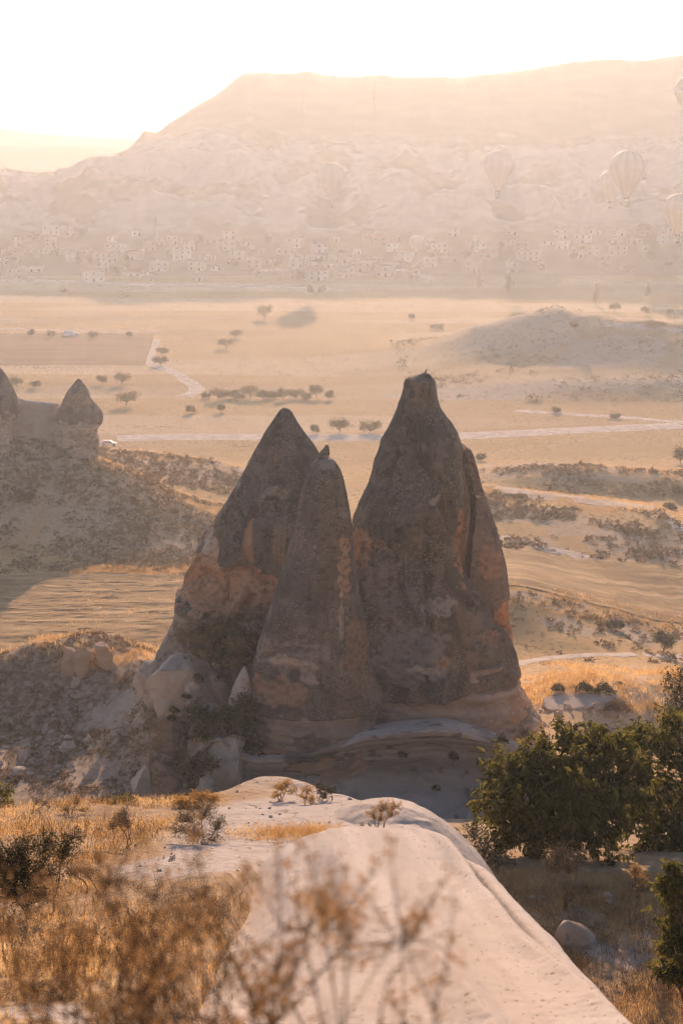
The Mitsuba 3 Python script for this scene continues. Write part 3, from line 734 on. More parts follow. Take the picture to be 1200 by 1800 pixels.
block('boulder', 398, 1345, 36, 66, 92.0, 'mat_tuff', 'pale tuff buttress beside the dark gully bushes', seed=37, n=22, lean=0.15)
block('boulder', 361, 1388, 18, 28, 89.5, 'mat_tuff', 'small round pale boulder above the green shrub', seed=36, n=20)
block('boulder', 336, 1228, 18, 34, 95.2, 'mat_tuff', 'small pale spur with dark tufts in front of the large white boulder', seed=39, n=16)
blob('rock_spike', [(1172, 428, 431), (1180, 423, 434), (1195, 415, 438), (1212, 408, 442), (1240, 400, 446)], 93.5, 'mat_tuff', 'small white rock spike against the middle tower', 'rock', seed=38, flute=0.1, lump=0.15)
# little rocks on the left bank
bsdf('mat_buff', lambda p, n, uv: mix((0.46, 0.33, 0.23), (0.60, 0.47, 0.36), fbm(p.x * 1.2, p.y * 1.2, p.z * 2.2, 4)), 0.95, bump=lambda p, n, uv: fbm(p.x * 2.4, p.y * 2.4, p.z * 2.4, 4), bump_scale=0.15, eps=0.02)


block('bank_rock', 122, 1164, 18, 34, 111.8, 'mat_buff', 'cracked buff rock on the left bank', 'rock', seed=41, n=18)
block('bank_rock', 145, 1166, 17, 32, 111.5, 'mat_buff', 'squat buff rock in the middle of the left bank rocks', 'rock', seed=47, n=18)
block('bank_rock', 182, 1162, 20, 36, 112.0, 'mat_buff', 'pointed buff rock on the left bank, the one nearest the towers', 'rock', seed=42, n=18, lean=-0.2)
block('bank_rock', 159, 1152, 9, 16, 112.6, 'mat_buff', 'small buff stone between the larger rocks on the left bank', 'rock', seed=43, n=16)
# cones on the far left hill
YF = 251.0
rockmat('mat_hill_cone', (0.175, 0.14, 0.118), (0.27, 0.20, 0.155), SPK, seed=3.7, Y0=YF, patches=[(133, 702, 2.6, 1.4, (0.40, 0.27, 0.18), 0.8), (130, 752, 4.8, 1.4, (0.50, 0.43, 0.36), 1.0), (120, 772, 4.0, 1.2, (0.52, 0.42, 0.34), 1.0), (155, 775, 2.4, 2.6, (0.40, 0.30, 0.22), 0.9), (140, 795, 3.4, 1.5, (0.50, 0.42, 0.35), 1.0),
        (5, 745, 3.2, 2.6, (0.52, 0.45, 0.38), 1.0), (-10, 760, 4.2, 2.6, (0.52, 0.45, 0.38), 1.0)])
put(num('hill_cone'), rock([(666, 136, 141), (672, 131, 145), (684, 121, 153), (700, 112, 160), (712, 107, 170), (722, 102, 178), (732, 97, 181), (742, 94, 180), (754, 94, 172), (764, 95, 171), (770, 98, 174), (785, 102, 174), (800, 108, 171), (812, 112, 168), (850, 112, 168)], YF, 0.8, 51, nz=150, na=140, flute=0.3, lump=0.6, fine=0.15,
    carve=lambda P: 0.35 * npline(P, [(94, 741), (130, 743), (172, 742)], YF, 0.35) + 0.25 * npline(P, [(97, 766), (140, 764), (172, 760)], YF, 0.3)), 'mat_hill_cone', True, label='pointed brown cone with a pale banded foot on the left hill', cat='rock tower')
put(num('hill_cone'), rock([(640, -16, -6), (650, -24, 4), (665, -36, 14), (685, -46, 24), (705, -52, 31), (722, -56, 33), (738, -56, 26), (742, -55, 20), (770, -55, 22), (800, -55, 22)], YF - 2, 0.8, 52, nz=110, na=120, flute=0.3, lump=0.5, fine=0.15), 'mat_hill_cone', True, label='brown cone cut by the left edge of the picture', cat='rock tower')
put('rock_saddle', rock([(697, 14, 30), (703, 6, 46), (709, 2, 102), (716, 0, 104), (735, -2, 104), (760, -4, 106), (800, -8, 110)], YF + 3, 0.3, 53, nz=70, na=160, flute=0.15, lump=0.4, fine=0.1, sq=3), 'mat_tuff', True, label='smooth white tuff wall joining the two cones on the left hill', cat='rock wall')
# right ledge behind the big tower
blob('rock_ledge', [(1228, 940, 1078), (1232, 936, 1088), (1243, 938, 1086), (1256, 936, 1094), (1275, 938, 1090), (1310, 940, 1080)], 111.5, 'mat_wall', 'shadowed layered rock ledge under the dry grass bank right of the towers', 'rock ledge', seed=61, depth=0.5, sq=4, strata=layers(2.2, 0.45, 44, 0.9), free=True, cuts=10, cut_off=(0.7, 0.96), angular=0.4, flute=0.4)


# ---------------------------------------------------------------- the slope the photographer stands on
SLOPE = PchipInterpolator([-40, -12, 0, 3, 7, 15, 22, 28, 30, 33, 36, 60], [1.0, 0.4, -1.75, -2.9, -4.7, -8.5, -11.3, -13.5, -14.2, -15.3, -16.1, -27.0])
BENCH = PchipInterpolator([-40, 5, 12, 20, 27, 34, 42, 60, 90], [-9., -14., -15.5, -16.6, -17.6, -18.2, -21., -29., -44.])
EDGE = PchipInterpolator([-30, -9, -7.5, -5, -3, -1.8, 0.0, 1.1, 2.4, 4, 30], [30, 30.5, 30.5, 31.5, 34, 36, 33.2, 31, 28, 27, 27])


def slope_height(x, y, noisy=True):
    x, y = np.broadcast_arrays(np.asarray(x, float), np.asarray(y, float))
    p = np.stack([x, y, 0 * x], -1)
    e = EDGE(np.clip(x, -30, 30))
    over = np.maximum(y - e, 0)
    z = SLOPE(np.clip(y, -40, 60))
    z = np.where(over > 0, SLOPE(np.minimum(y, e)) - 0.45 * np.minimum(over, 1.5) - 1.0 * np.maximum(over - 1.5, 0) ** 1.02, z)
    z = z - 0.05 * np.maximum(over, 0) ** 2 * (over < 2)
    b = BENCH(np.clip(y, -40, 90))
    t = np.where(y < 24, sst(0.8, 2.6, x), sst(1.5, 3.6, x))
    under = sst(-1.9, -1.2, x - 0.02 * y) * (1 - sst(19.8, 21.5, y)) * sst(-6, 2, y)
    z = z - 1.3 * under
    z = z * (1 - t) + np.minimum(z, b) * t if False else np.where(y < 27, z * (1 - t) + b * t, np.maximum(z, b) * (1 - t) + b * t)
    if noisy:
        z = z + 0.35 * (fb(p * 0.35, 4, 61) - 0.5) * sst(2, 8, y) + 0.10 * (fb(p * 1.6, 3, 62) - 0.5)
        z = z + 0.3 * np.exp(-((x + 1.6) / 1.2) ** 2 - ((y - 17.5) / 1.5) ** 2)
    return z


def m_slope(p, n, uv):
    f = fbm(p.x * 2.2, p.y * 2.2, p.z * 2.2, 4)
    g = fbm(p.x * 0.7, p.y * 0.7, 3.0, 4)
    soil = mix((0.34, 0.24, 0.14), (0.46, 0.36, 0.25), g)
    tuff = mix((0.42, 0.40, 0.375), (0.55, 0.525, 0.50), f)
    t = ellxy(p, at(530, 1440, 27.5), 2.9, 10.0, 0.5, 0.5)
    t = dr.maximum(t, ellxy(p, at(330, 1510, 20.5), 1.2, 3.4, 0.6, 0.7))
    t = dr.maximum(t, ellxy(p, at(700, 1440, 28.5), 2.4, 4.0, 0.4, 0.6))
    t = dr.maximum(t, 0.9 * ellxy(p, at(60, 1760, 7.8), 0.35, 0.5, 0.6, 1.5))
    t = dr.maximum(t, 0.8 * ellxy(p, at(1090, 1645, 30.3), 1.0, 1.1, 0.9, 1.2))
    t = dr.maximum(t, smoothstep(33.0, 35.5, p.y) * smoothstep(0.40, 0.55, g + 0.1) * 0.6 * smoothstep(3.2, 2.0, p.x))
    c = mix(soil, tuff, t)
    speck = smoothstep(0.74, 0.80, noise(p.x * 9, p.y * 9, p.z * 9))
    return mix(c, (0.22, 0.16, 0.10), 0.6 * speck)


bsdf('mat_slope', m_slope, 0.95, bump=lambda p, n, uv: fbm(p.x * 4.0, p.y * 4.0, p.z * 4.0, 4), bump_scale=0.07, eps=0.01)
gx = np.concatenate([np.linspace(-40, -9, 30, endpoint=False), np.linspace(-9, 9, 200), np.linspace(9, 40, 31)[1:]])
gy = np.concatenate([np.linspace(-40, 1, 30, endpoint=False), np.linspace(1, 40, 270), np.linspace(40, 88, 60)[1:]])
X, Yg = np.meshgrid(gx, gy)
put('near_slope', quad_grid(np.stack([X, Yg, slope_height(X, Yg)], -1)), 'mat_slope', True, kind='structure')

# the smooth white dome of tuff in front, two lobes with a cleft between
CREST = PchipInterpolator([-3, 0, 3, 7, 9, 12, 15, 18, 20, 21.2, 22.3, 24, 27], [-1.9, -2.45, -3.55, -5.05, -5.9, -7.1, -8.2, -9.25, -9.9, -10.35, -10.9, -12.6, -17.0])
RIGHT = PchipInterpolator([-3, 5, 11.6, 15, 19, 21.5, 23, 28], [2.72, 2.74, 2.76, 2.76, 2.6, 2.0, 1.4, 0.9])


def dome_height(x, y):
    z = CREST(np.clip(y, -3, 27))
    r = RIGHT(np.clip(y, -3, 28))
    r = r + 0.22 * (fb(np.stack([y * 0, y * 0.45, 0 * y + 8], -1), 3, 16) - 0.5)
    cleft = np.interp(y, [0, 7, 10, 15, 18, 20, 21.3, 22, 24], [2.07, 2.05, 2.02, 1.96, 1.86, 1.74, 1.47, 1.2, 0.9])
    mid = np.interp(y, [0, 10, 21], [0.8, 0.75, 0.35])
    # left: falls gently towards the dry grass; right: flat, then a steep flank
    z = z - 0.16 * np.maximum(mid - x, 0) ** 1.6 - 0.45 * np.maximum(-1.15 - x + 0.03 * y, 0) ** 1.5
    z = z - 0.10 * np.maximum(x - mid, 0) ** 1.6
    d = x - cleft + 0.12 * (fb(np.stack([x * 0, y * 0.35, 0 * x + 3], -1), 2, 6) - 0.5)
    lobe = 0.22 - 1.1 * (d - 0.42) ** 2                               # the right lobe swells again beyond the cleft
    z = z + 0.12 * np.exp(-((d + 0.16) / 0.18) ** 2) - 0.62 * sst(-0.06, 0.14, d) + (np.maximum(lobe, -0.3) + 0.12) * sst(0.0, 0.25, d) - (0.40 + 0.4 * fb(np.stack([x * 0, y * 0.7, 0 * x + 9], -1), 2, 7)) * np.exp(-((d - 0.10) / 0.10) ** 2) - 0.30 * np.maximum(d - 0.4, 0) ** 1.3
    over = np.maximum(x - (r - 0.28), 0)
    z = z - 1.5 * over ** 1.5 - 2.2 * np.maximum(over - 0.25, 0)
    p = np.stack([x, y, 0 * x], -1)
    # flutes that run down the crest
    q = np.stack([(x + 0.05 * y + 0.12 * fb(p * 0.5, 2, 71)) * 0.85, y * 0.055, 0 * x], -1)
    z = z + 0.40 * (ridged(q, 2, 72) - 0.6) * sst(20.8, 17, y) + 0.12 * (fb(q * np.array([3, 2, 1]), 3, 73) - 0.5)
    z = z + 0.12 * (fb(p * 0.6, 3, 74) - 0.5) + 0.022 * (fb(p * 5.0, 3, 75) - 0.5)
    return z


def m_dome(p, n, uv):
    g = fbm(p.x * 1.1 + 0.1 * p.y, p.y * 0.35, p.z * 0.35, 4)
    f = fbm(p.x * 9, p.y * 9, p.z * 9, 3)
    q = p.x + 0.05 * p.y + 0.10 * fbm(p.x * 1.2, p.y * 0.6, 4.0, 2)
    vein = smoothstep(0.60, 0.74, noise(q * 3.3, p.y * 0.06, 7.0))
    c = mix((0.42, 0.40, 0.375), (0.55, 0.525, 0.50), 0.6 * g + 0.4 * f)
    c = mix(c, (0.60, 0.575, 0.55), 0.5 * vein)
    c = mix(c, (0.44, 0.37, 0.31), 0.3 * smoothstep(0.55, 0.7, fbm(p.x * 0.6, p.y * 0.4, 8.0, 3)))
    d1, d2, w = voronoi(p.x * 3.6, p.y * 2.4)
    dot = smoothstep(0.10, 0.05, d1 * (1.2 - 0.0 * w)) * smoothstep(0.5, 0.58, w)
    e1, e2, w2 = voronoi(p.x * 11.0 + 3, p.y * 7.0)
    dot2 = smoothstep(0.16, 0.08, e1) * smoothstep(0.7, 0.75, w2)
    return mix(c, (0.20, 0.145, 0.10), dr.maximum(0.9 * dot, 0.8 * dot2))


bsdf('mat_dome', m_dome, 0.9, bump=lambda p, n, uv: fbm(p.x * 12, p.y * 8, p.z * 8, 4), bump_scale=0.028, eps=0.004)
gx = np.concatenate([np.linspace(-3.6, -1.6, 40, endpoint=False), np.linspace(-1.6, 3.9, 330)])
gy = np.linspace(2.5, 26.0, 270)
X, Yg = np.meshgrid(gx, gy)
X = X + (np.interp(Yg, [0, 7, 10, 15, 18, 20, 21.3, 22, 24], [2.07, 2.05, 2.02, 1.96, 1.86, 1.74, 1.47, 1.2, 0.9]) - 1.9) * sst(-1.6, 0.6, X)
P = np.stack([X, Yg, np.maximum(dome_height(X, Yg), BENCH(Yg) - 6)], -1)
P[:, 0, 2] -= 1.5; P[-1, :, 2] -= 3
put('tuff_dome', quad_grid(P), 'mat_dome', True, label='smooth white fluted tuff dome with a long cleft in front of the camera', cat='rock')


# second, lower shoulder of white tuff behind it
def shoulder_height(x, y):
    p = np.stack([x, y, 0 * x], -1)
    cx, cy = 1.4, 26.6
    q = (np.abs(x - cx) / 1.9) ** 2 + (np.abs(y - cy) / 3.6) ** 2
    return -12.95 - 1.2 * q - 0.30 * (x - cx) + 0.3 * (fb(p * 0.8, 3, 81) - 0.5) + 0.08 * (fb(p * 3, 3, 82) - 0.5)


X, Yg = np.meshgrid(np.linspace(-0.9, 4.0, 150), np.linspace(20.5, 31.0, 150))
put('tuff_shoulder', quad_grid(np.stack([X, Yg, shoulder_height(X, Yg)], -1)), 'mat_dome', True, label='low rounded white tuff shoulder just behind the big dome', cat='rock')
blob('bench_boulder', [(1622, 988, 1008), (1628, 980, 1022), (1640, 974, 1038), (1655, 972, 1050), (1672, 972, 1058), (1710, 972, 1062)], 30.6, 'mat_tuff', 'low rounded pale boulder beside the dry grass right of the white dome', seed=91, depth=0.9, lump=0.10, flute=0.06, fine=0.02, free=True, cuts=9)


# ---------------------------------------------------------------- plants
def blades(base, h, lean, width, rng, curve=0.35):
    """One bent three-triangle blade on each base point."""
    n = len(base)
    a = rng.uniform(0, 2 * np.pi, n)
    d = np.stack([np.cos(a), np.sin(a), 0 * a], 1)
    s = np.stack([-np.sin(a + rng.uniform(-1, 1, n)), np.cos(a), 0 * a], 1)
    s /= np.linalg.norm(s, axis=1, keepdims=True) + 1e-9
    h, lean, width = (np.broadcast_to(x, (n,))[:, None] for x in (h, lean, width))
    up = np.array([0, 0, 1.0])
    m = base + d * lean * h * 0.35 + up * h * 0.55
    t = base + d * lean * h * (0.8 + curve) + up * h * (1.0 - 0.25 * lean)
    v = np.stack([base - s * width / 2, base + s * width / 2, m - s * width * 0.4, m + s * width * 0.4, t], 1).reshape(-1, 3)
    k = np.arange(n)[:, None] * 5
    f = np.concatenate([k + [0, 1, 3], k + [0, 3, 2], k + [2, 3, 4]], 0)
    return v, f


def leaves(c, d, L, W, rng, fold=0.25):
    """Pointed leaves at c along d (n,3): four corners, two triangles, a little folded."""
    n = len(c)
    d = d / (np.linalg.norm(d, axis=1, keepdims=True) + 1e-9)
    r = rng.normal(size=(n, 3)); s = np.cross(d, r); s /= np.linalg.norm(s, axis=1, keepdims=True) + 1e-9
    nn = np.cross(s, d)
    L, W = (np.broadcast_to(x, (n,))[:, None] for x in (L, W))
    mid = c + d * L * 0.45
    v = np.stack([c, mid + s * W / 2 + nn * W * fold, c + d * L - np.array([0, 0, 0.15]) * L, mid - s * W / 2 + nn * W * fold], 1).reshape(-1, 3)
    k = np.arange(n)[:, None] * 4
    return v, np.concatenate([k + [0, 1, 2], k + [0, 2, 3]], 0)


def scatter(n, x0, x1, y0, y1, hfn, rng, mask=None):
    P = np.stack([rng.uniform(x0, x1, n), rng.uniform(y0, y1, n)], 1)
    if mask is not None:
        P = P[rng.uniform(0, 1, len(P)) < mask(P[:, 0], P[:, 1])]
    return np.column_stack([P, hfn(P[:, 0], P[:, 1])])


def tufts(C, per, spread, h, rng, lean=(0.1, 0.8), width=0.008):
    n = len(C)
    k = np.repeat(np.arange(n), per)
    size = rng.lognormal(0, 0.35, n)[k]
    o = rng.normal(size=(len(k), 2)) * spread * size[:, None]
    B = C[k].copy(); B[:, :2] += o
    r = np.linalg.norm(o, axis=1) / (spread * size)
    return blades(B, h * size * rng.uniform(0.5, 1.2, len(k)) * np.clip(1.2 - 0.3 * r, .4, 1.2), rng.uniform(*lean, len(k)), width * rng.uniform(0.7, 1.4, len(k)), rng)


def m_grass(p, n, uv):
    g = fbm(p.x * 0.9, p.y * 0.9, 1.0, 3)
    return mix((0.60, 0.39, 0.155), (0.80, 0.61, 0.33), smoothstep(0.25, 0.75, g))


leafmat('mat_grass', m_grass, 1.2, 0.7)
leafmat('mat_dry_scrub', lambda p, n, uv: mix((0.12, 0.08, 0.047), (0.26, 0.172, 0.092), fbm(p.x * 0.5, p.y * 0.5, p.z * 0.5, 2)), 0.6, 0.8)
leafmat('mat_thicket', lambda p, n, uv: mix((0.06, 0.045, 0.03), (0.24, 0.155, 0.08), smoothstep(0.3, 0.7, noise(p.x * 1.7, p.y * 1.7, p.z * 1.7))), 0.6, 0.8)
leafmat('mat_tree_leaf', lambda p, n, uv: mix((0.055, 0.072, 0.018), (0.20, 0.18, 0.045), noise(p.x * 5, p.y * 5, p.z * 5)), 1.3, 0.38)
leafmat('mat_dark_leaf', lambda p, n, uv: mix((0.055, 0.058, 0.024), (0.105, 0.10, 0.035), noise(p.x * 3, p.y * 3, p.z * 3)), 0.7, 0.6)
leafmat('mat_sage_leaf', lambda p, n, uv: mix((0.16, 0.145, 0.105), (0.27, 0.235, 0.165), noise(p.x * 8, p.y * 8, p.z * 8)), 0.7, 0.7)
leafmat('mat_gold_leaf', lambda p, n, uv: mix((0.38, 0.22, 0.05), (0.55, 0.36, 0.12), noise(p.x * 8, p.y * 8, p.z * 8)), 1.0, 0.7)
leafmat('mat_far_leaf', lambda p, n, uv: mix((0.14, 0.11, 0.045), (0.24, 0.18, 0.07), noise(p.x, p.y, p.z)), 0.8, 0.7)
bsdf('mat_bark', lambda p, n, uv: mix((0.11, 0.085, 0.065), (0.22, 0.17, 0.13), fbm(p.x * 9, p.y * 9, p.z * 3, 3)), 0.9)


def limb(a, b, r0, r1, rng, n=6, sag=0.15, sides=5):
    t = np.linspace(0, 1, n)[:, None]
    L = np.linalg.norm(b - a)
    w = rng.normal(size=(2, 3)) * L * 0.07
    P = a * (1 - t) + b * t + np.sin(np.pi * t) * w[0] + np.sin(2 * np.pi * t) * w[1] * 0.6 + np.array([0, 0, sag * L]) * np.sin(np.pi * t)
    return tube(P, np.linspace(r0, r1, n), sides), P


def plant(key, base, lobes, n_twig, per, leaf, bark, L, W, lab, cat, group=None, r_trunk=0.08, seed=0, compound=0, trunk_h=0.3, stems=1, parts=('trunk', 'crown'), twig_r=0.008, droop=0.2, shell=0.55, leaf_spread=0.12, fine_twigs=False, sprig=0.08):
    """Limbs run from the foot to each lobe of the crown, twigs fill the lobe, leaves sit on the twigs. lobes: (centre, radius xyz)."""
    rng = np.random.default_rng(seed)
    key = num(key)
    wood, cs, ds = [], [], []
    base = np.asarray(base, float)
    mean = np.mean([l[0] for l in lobes], 0)
    forks = []
    for s in range(stems):
        off = rng.normal(size=3) * np.array([1, 1, 0]) * r_trunk * 2.5 * (stems > 1)
        top = base + off + (mean - base) * trunk_h * rng.uniform(0.85, 1.1) + off * 1.5
        tb, _ = limb(base + off - [0, 0, 0.25], top, r_trunk, r_trunk * 0.75, rng, 6, 0, 6)
        wood.append(tb); forks.append(top)
    for c, r in lobes:
        c, r = np.asarray(c, float), np.broadcast_to(r, (3,))
        fk = forks[int(np.argmin([np.linalg.norm(np.asarray(q)[:2] - c[:2]) + rng.uniform(0, .3) for q in forks]))]
        rl = r_trunk * 0.6 * (np.mean(r) / np.mean([np.mean(l[1]) for l in lobes])) ** 0.5
        tb, Pl = limb(fk, c - [0, 0, 0.25 * r[2]], rl, rl * 0.35, rng)
        wood.append(tb)
        m = max(int(n_twig * np.prod(r) ** (2 / 3) / np.mean([np.prod(np.broadcast_to(l[1], (3,))) ** (2 / 3) for l in lobes])), 3)
        v = rng.normal(size=(m, 3)); v /= np.linalg.norm(v, axis=1, keepdims=True)
        v[:, 2] = np.where(v[:, 2] < -0.45, -v[:, 2], v[:, 2])
        rad = rng.uniform(shell, 1.0, m)[:, None] * (1 + sprig * rng.exponential(1.0, (m, 1)))
        E = c + v * r * rad
        S0 = Pl[rng.integers(3, len(Pl), m)]
        if twig_r:
            wood.append(tubes(bend(S0, E, 4 if fine_twigs else 3, rng), np.linspace(twig_r, twig_r * 0.4, 4 if fine_twigs else 3)))
        k = np.repeat(np.arange(m), per)
        k = k[rng.uniform(size=len(k)) < 0.78]
        t = rng.uniform(0.45, 1.0, len(k))[:, None]
        cs.append(S0[k] * (1 - t) + E[k] * t + rng.normal(size=(len(k), 3)) * leaf_spread * np.mean(r))
        ds.append((E[k] - c) / np.mean(r) + rng.normal(size=(len(k), 3)) * 0.8 - np.array([0, 0, droop]))
    cs, ds = np.vstack(cs), np.vstack(ds)
    if compound:
        k = np.repeat(np.arange(len(cs)), compound)
        ax = ds[k] / (np.linalg.norm(ds[k], axis=1, keepdims=True) + 1e-9)
        j = np.tile(np.arange(compound), len(cs))
        pos = cs[k] + ax * (j // 2)[:, None] * L * 0.42
        side = rng.normal(size=(len(cs), 3))[k]; side -= ax * (side * ax).sum(1, keepdims=True); side /= np.linalg.norm(side, axis=1, keepdims=True) + 1e-9
        dd = ax * 0.7 + side * np.where(j % 2 == 0, 1, -1)[:, None] * 0.9 - np.array([0, 0, 0.35])
        lv = leaves(pos, dd, L * rng.uniform(0.7, 1.2, len(pos)), W * rng.uniform(0.8, 1.2, len(pos)), rng)
    else:
        lv = leaves(cs, ds, L * rng.uniform(0.6, 1.3, len(cs)), W * rng.uniform(0.7, 1.3, len(cs)), rng)
    put(f'{key}__{parts[0]}', join(wood), bark, True)
    put(f'{key}__{parts[1]}', lv, leaf)
    tag(key, lab, cat, group)
    return key


def lobes_px(Y, spec):
    """(px, row, depth offset, radius px, flatness): crown lobes seen there, at their own distances."""
    out = []
    for px, py, dy, r, fl in spec:
        c = at(px, py, Y + dy)
        R = r / FPX * (Y * CP - c[2] * SP)
        out.append((c, (R, R * 1.05, R * fl)))
    return out


def on_slope(px, Y, py=1500):
    x = at(px, py, Y)[0]
    return np.array([x, Y, float(slope_height(x, Y))])


# the trees below the wall on the right
plant('leafy_tree', on_slope(1010, 38.5), lobes_px(38.0, [(905, 1330, 0.3, 42, .8), (880, 1385, -.3, 45, .8), (870, 1435, -.2, 45, .8), (935, 1400, -.9, 60, .85), (985, 1330, 0, 58, .8), (1010, 1290, .6, 34, .9), (1050, 1345, 0.4, 60, .8), (1000, 1400, -1.2, 62, .9), (1060, 1425, -1, 62, .9),
      (960, 1460, -1.1, 60, .85), (900, 1475, -.6, 50, .8), (1030, 1490, -1.3, 60, .8), (1100, 1390, .2, 60, .9), (1085, 1310, .8, 38, 1)]), 30, 8, 'mat_tree_leaf', 'mat_bark', 0.22, 0.085,
      'big dark green leafy tree under the tuff wall on the right', 'tree', seed=101, r_trunk=0.10, compound=6, stems=4, droop=0.5, sprig=0.24, leaf_spread=0.07)
plant('leafy_tree', on_slope(1150, 40.5), lobes_px(40.5, [(1140, 1300, 0, 52, .9), (1180, 1275, .6, 40, 1), (1200, 1340, 0, 60, .9), (1150, 1380, -.8, 60, .9), (1130, 1450, -1.0, 58, .9), (1195, 1430, -.6, 60, .9), (1250, 1390, 0, 70, .9), (1160, 1500, -1.2, 48, .8), (1230, 1490, -1, 60, .9), (1300, 1420, 0, 80, .9)]), 30, 8, 'mat_tree_leaf', 'mat_bark', 0.22, 0.085,
      'dark green leafy tree cut by the right edge, behind the big one', 'tree', seed=102, r_trunk=0.10, compound=6, stems=3, droop=0.5, sprig=0.24, leaf_spread=0.07)
plant('leafy_tree', on_slope(1300, 26.5), lobes_px(26.0, [(1190, 1620, .1, 34, .9), (1225, 1710, .1, 46, .8), (1185, 1530, 0, 34, .9), (1205, 1580, .2, 45, .9), (1180, 1660, -.1, 30, .9), (1195, 1700, .1, 36, .8), (1225, 1640, .2, 50, .9), (1260, 1580, .3, 70, 1), (1165, 1705, 0, 20, .7), (1270, 1680, 0, 60, .9), (1175, 1560, -.2, 24, .8)]), 26, 7, 'mat_tree_leaf', 'mat_bark', 0.16, 0.06,
      'sunlit olive green branches reaching in at the right edge', 'tree', seed=103, r_trunk=0.06, compound=6, stems=2, droop=0.6)
plant('dark_tree', [at(1240, 1300, 58)[0], 58, -30.0], lobes_px(58.0, [(1195, 1190, 0, 34, 1), (1210, 1235, 0, 46, .9), (1185, 1255, -.5, 30, .8), (1240, 1200, 0, 50, .9), (1260, 1260, 0, 60, .9), (1190, 1290, -.6, 40, .8)]), 90, 10, 'mat_dark_leaf', 'mat_bark', 0.13, 0.06,
      'dense dark tree at the right edge above the leafy ones', 'tree', seed=104, r_trunk=0.16, compound=0, stems=1)
plant('leafy_tree', on_slope(-8, 31.5), lobes_px(31.0, [(0, 1390, 0, 22, 1), (8, 1420, 0, 24, .9), (-15, 1410, 0, 35, 1), (0, 1445, -.2, 24, .8)]), 30, 8, 'mat_tree_leaf', 'mat_bark', 0.10, 0.05, 'small green tree cut by the left edge', 'tree', seed=105, r_trunk=0.05)
plant('gully_bush', on_slope(840, 35), lobes_px(36.0, [(800, 1475, 0, 24, .7), (830, 1462, .2, 28, .8), (850, 1490, -.3, 34, .8), (815, 1500, -.4, 28, .7), (880, 1515, -.6, 34, .7)]), 40, 9, 'mat_dark_leaf', 'mat_bark', 0.09, 0.035, 'blackish green bush between the white dome and the big tree', 'bush', seed=106, r_trunk=0.03, stems=4)
plant('twiggy_shrub', on_slope(1000, 32.5), lobes_px(32.0, [(985, 1500, 0, 32, .9), (1015, 1510, .2, 30, .8), (965, 1520, 0, 24, .8), (1000, 1525, -.3, 30, .7)]), 70, 3, 'mat_sage_leaf', 'mat_bark', 0.05, 0.02, 'bare grey twiggy shrub in front of the big tree', 'shrub', seed=107, r_trunk=0.02, stems=5, parts=('stem', 'foliage'))
plant('orange_shrub', on_slope(1120, 31.5), lobes_px(31.5, [(1115, 1530, 0, 18, .9), (1128, 1545, 0, 16, .8)]), 30, 6, 'mat_gold_leaf', 'mat_bark', 0.06, 0.03, 'small orange leaved shrub at the foot of the right trees', 'shrub', seed=108, r_trunk=0.012, stems=3, parts=('stem', 'foliage'))

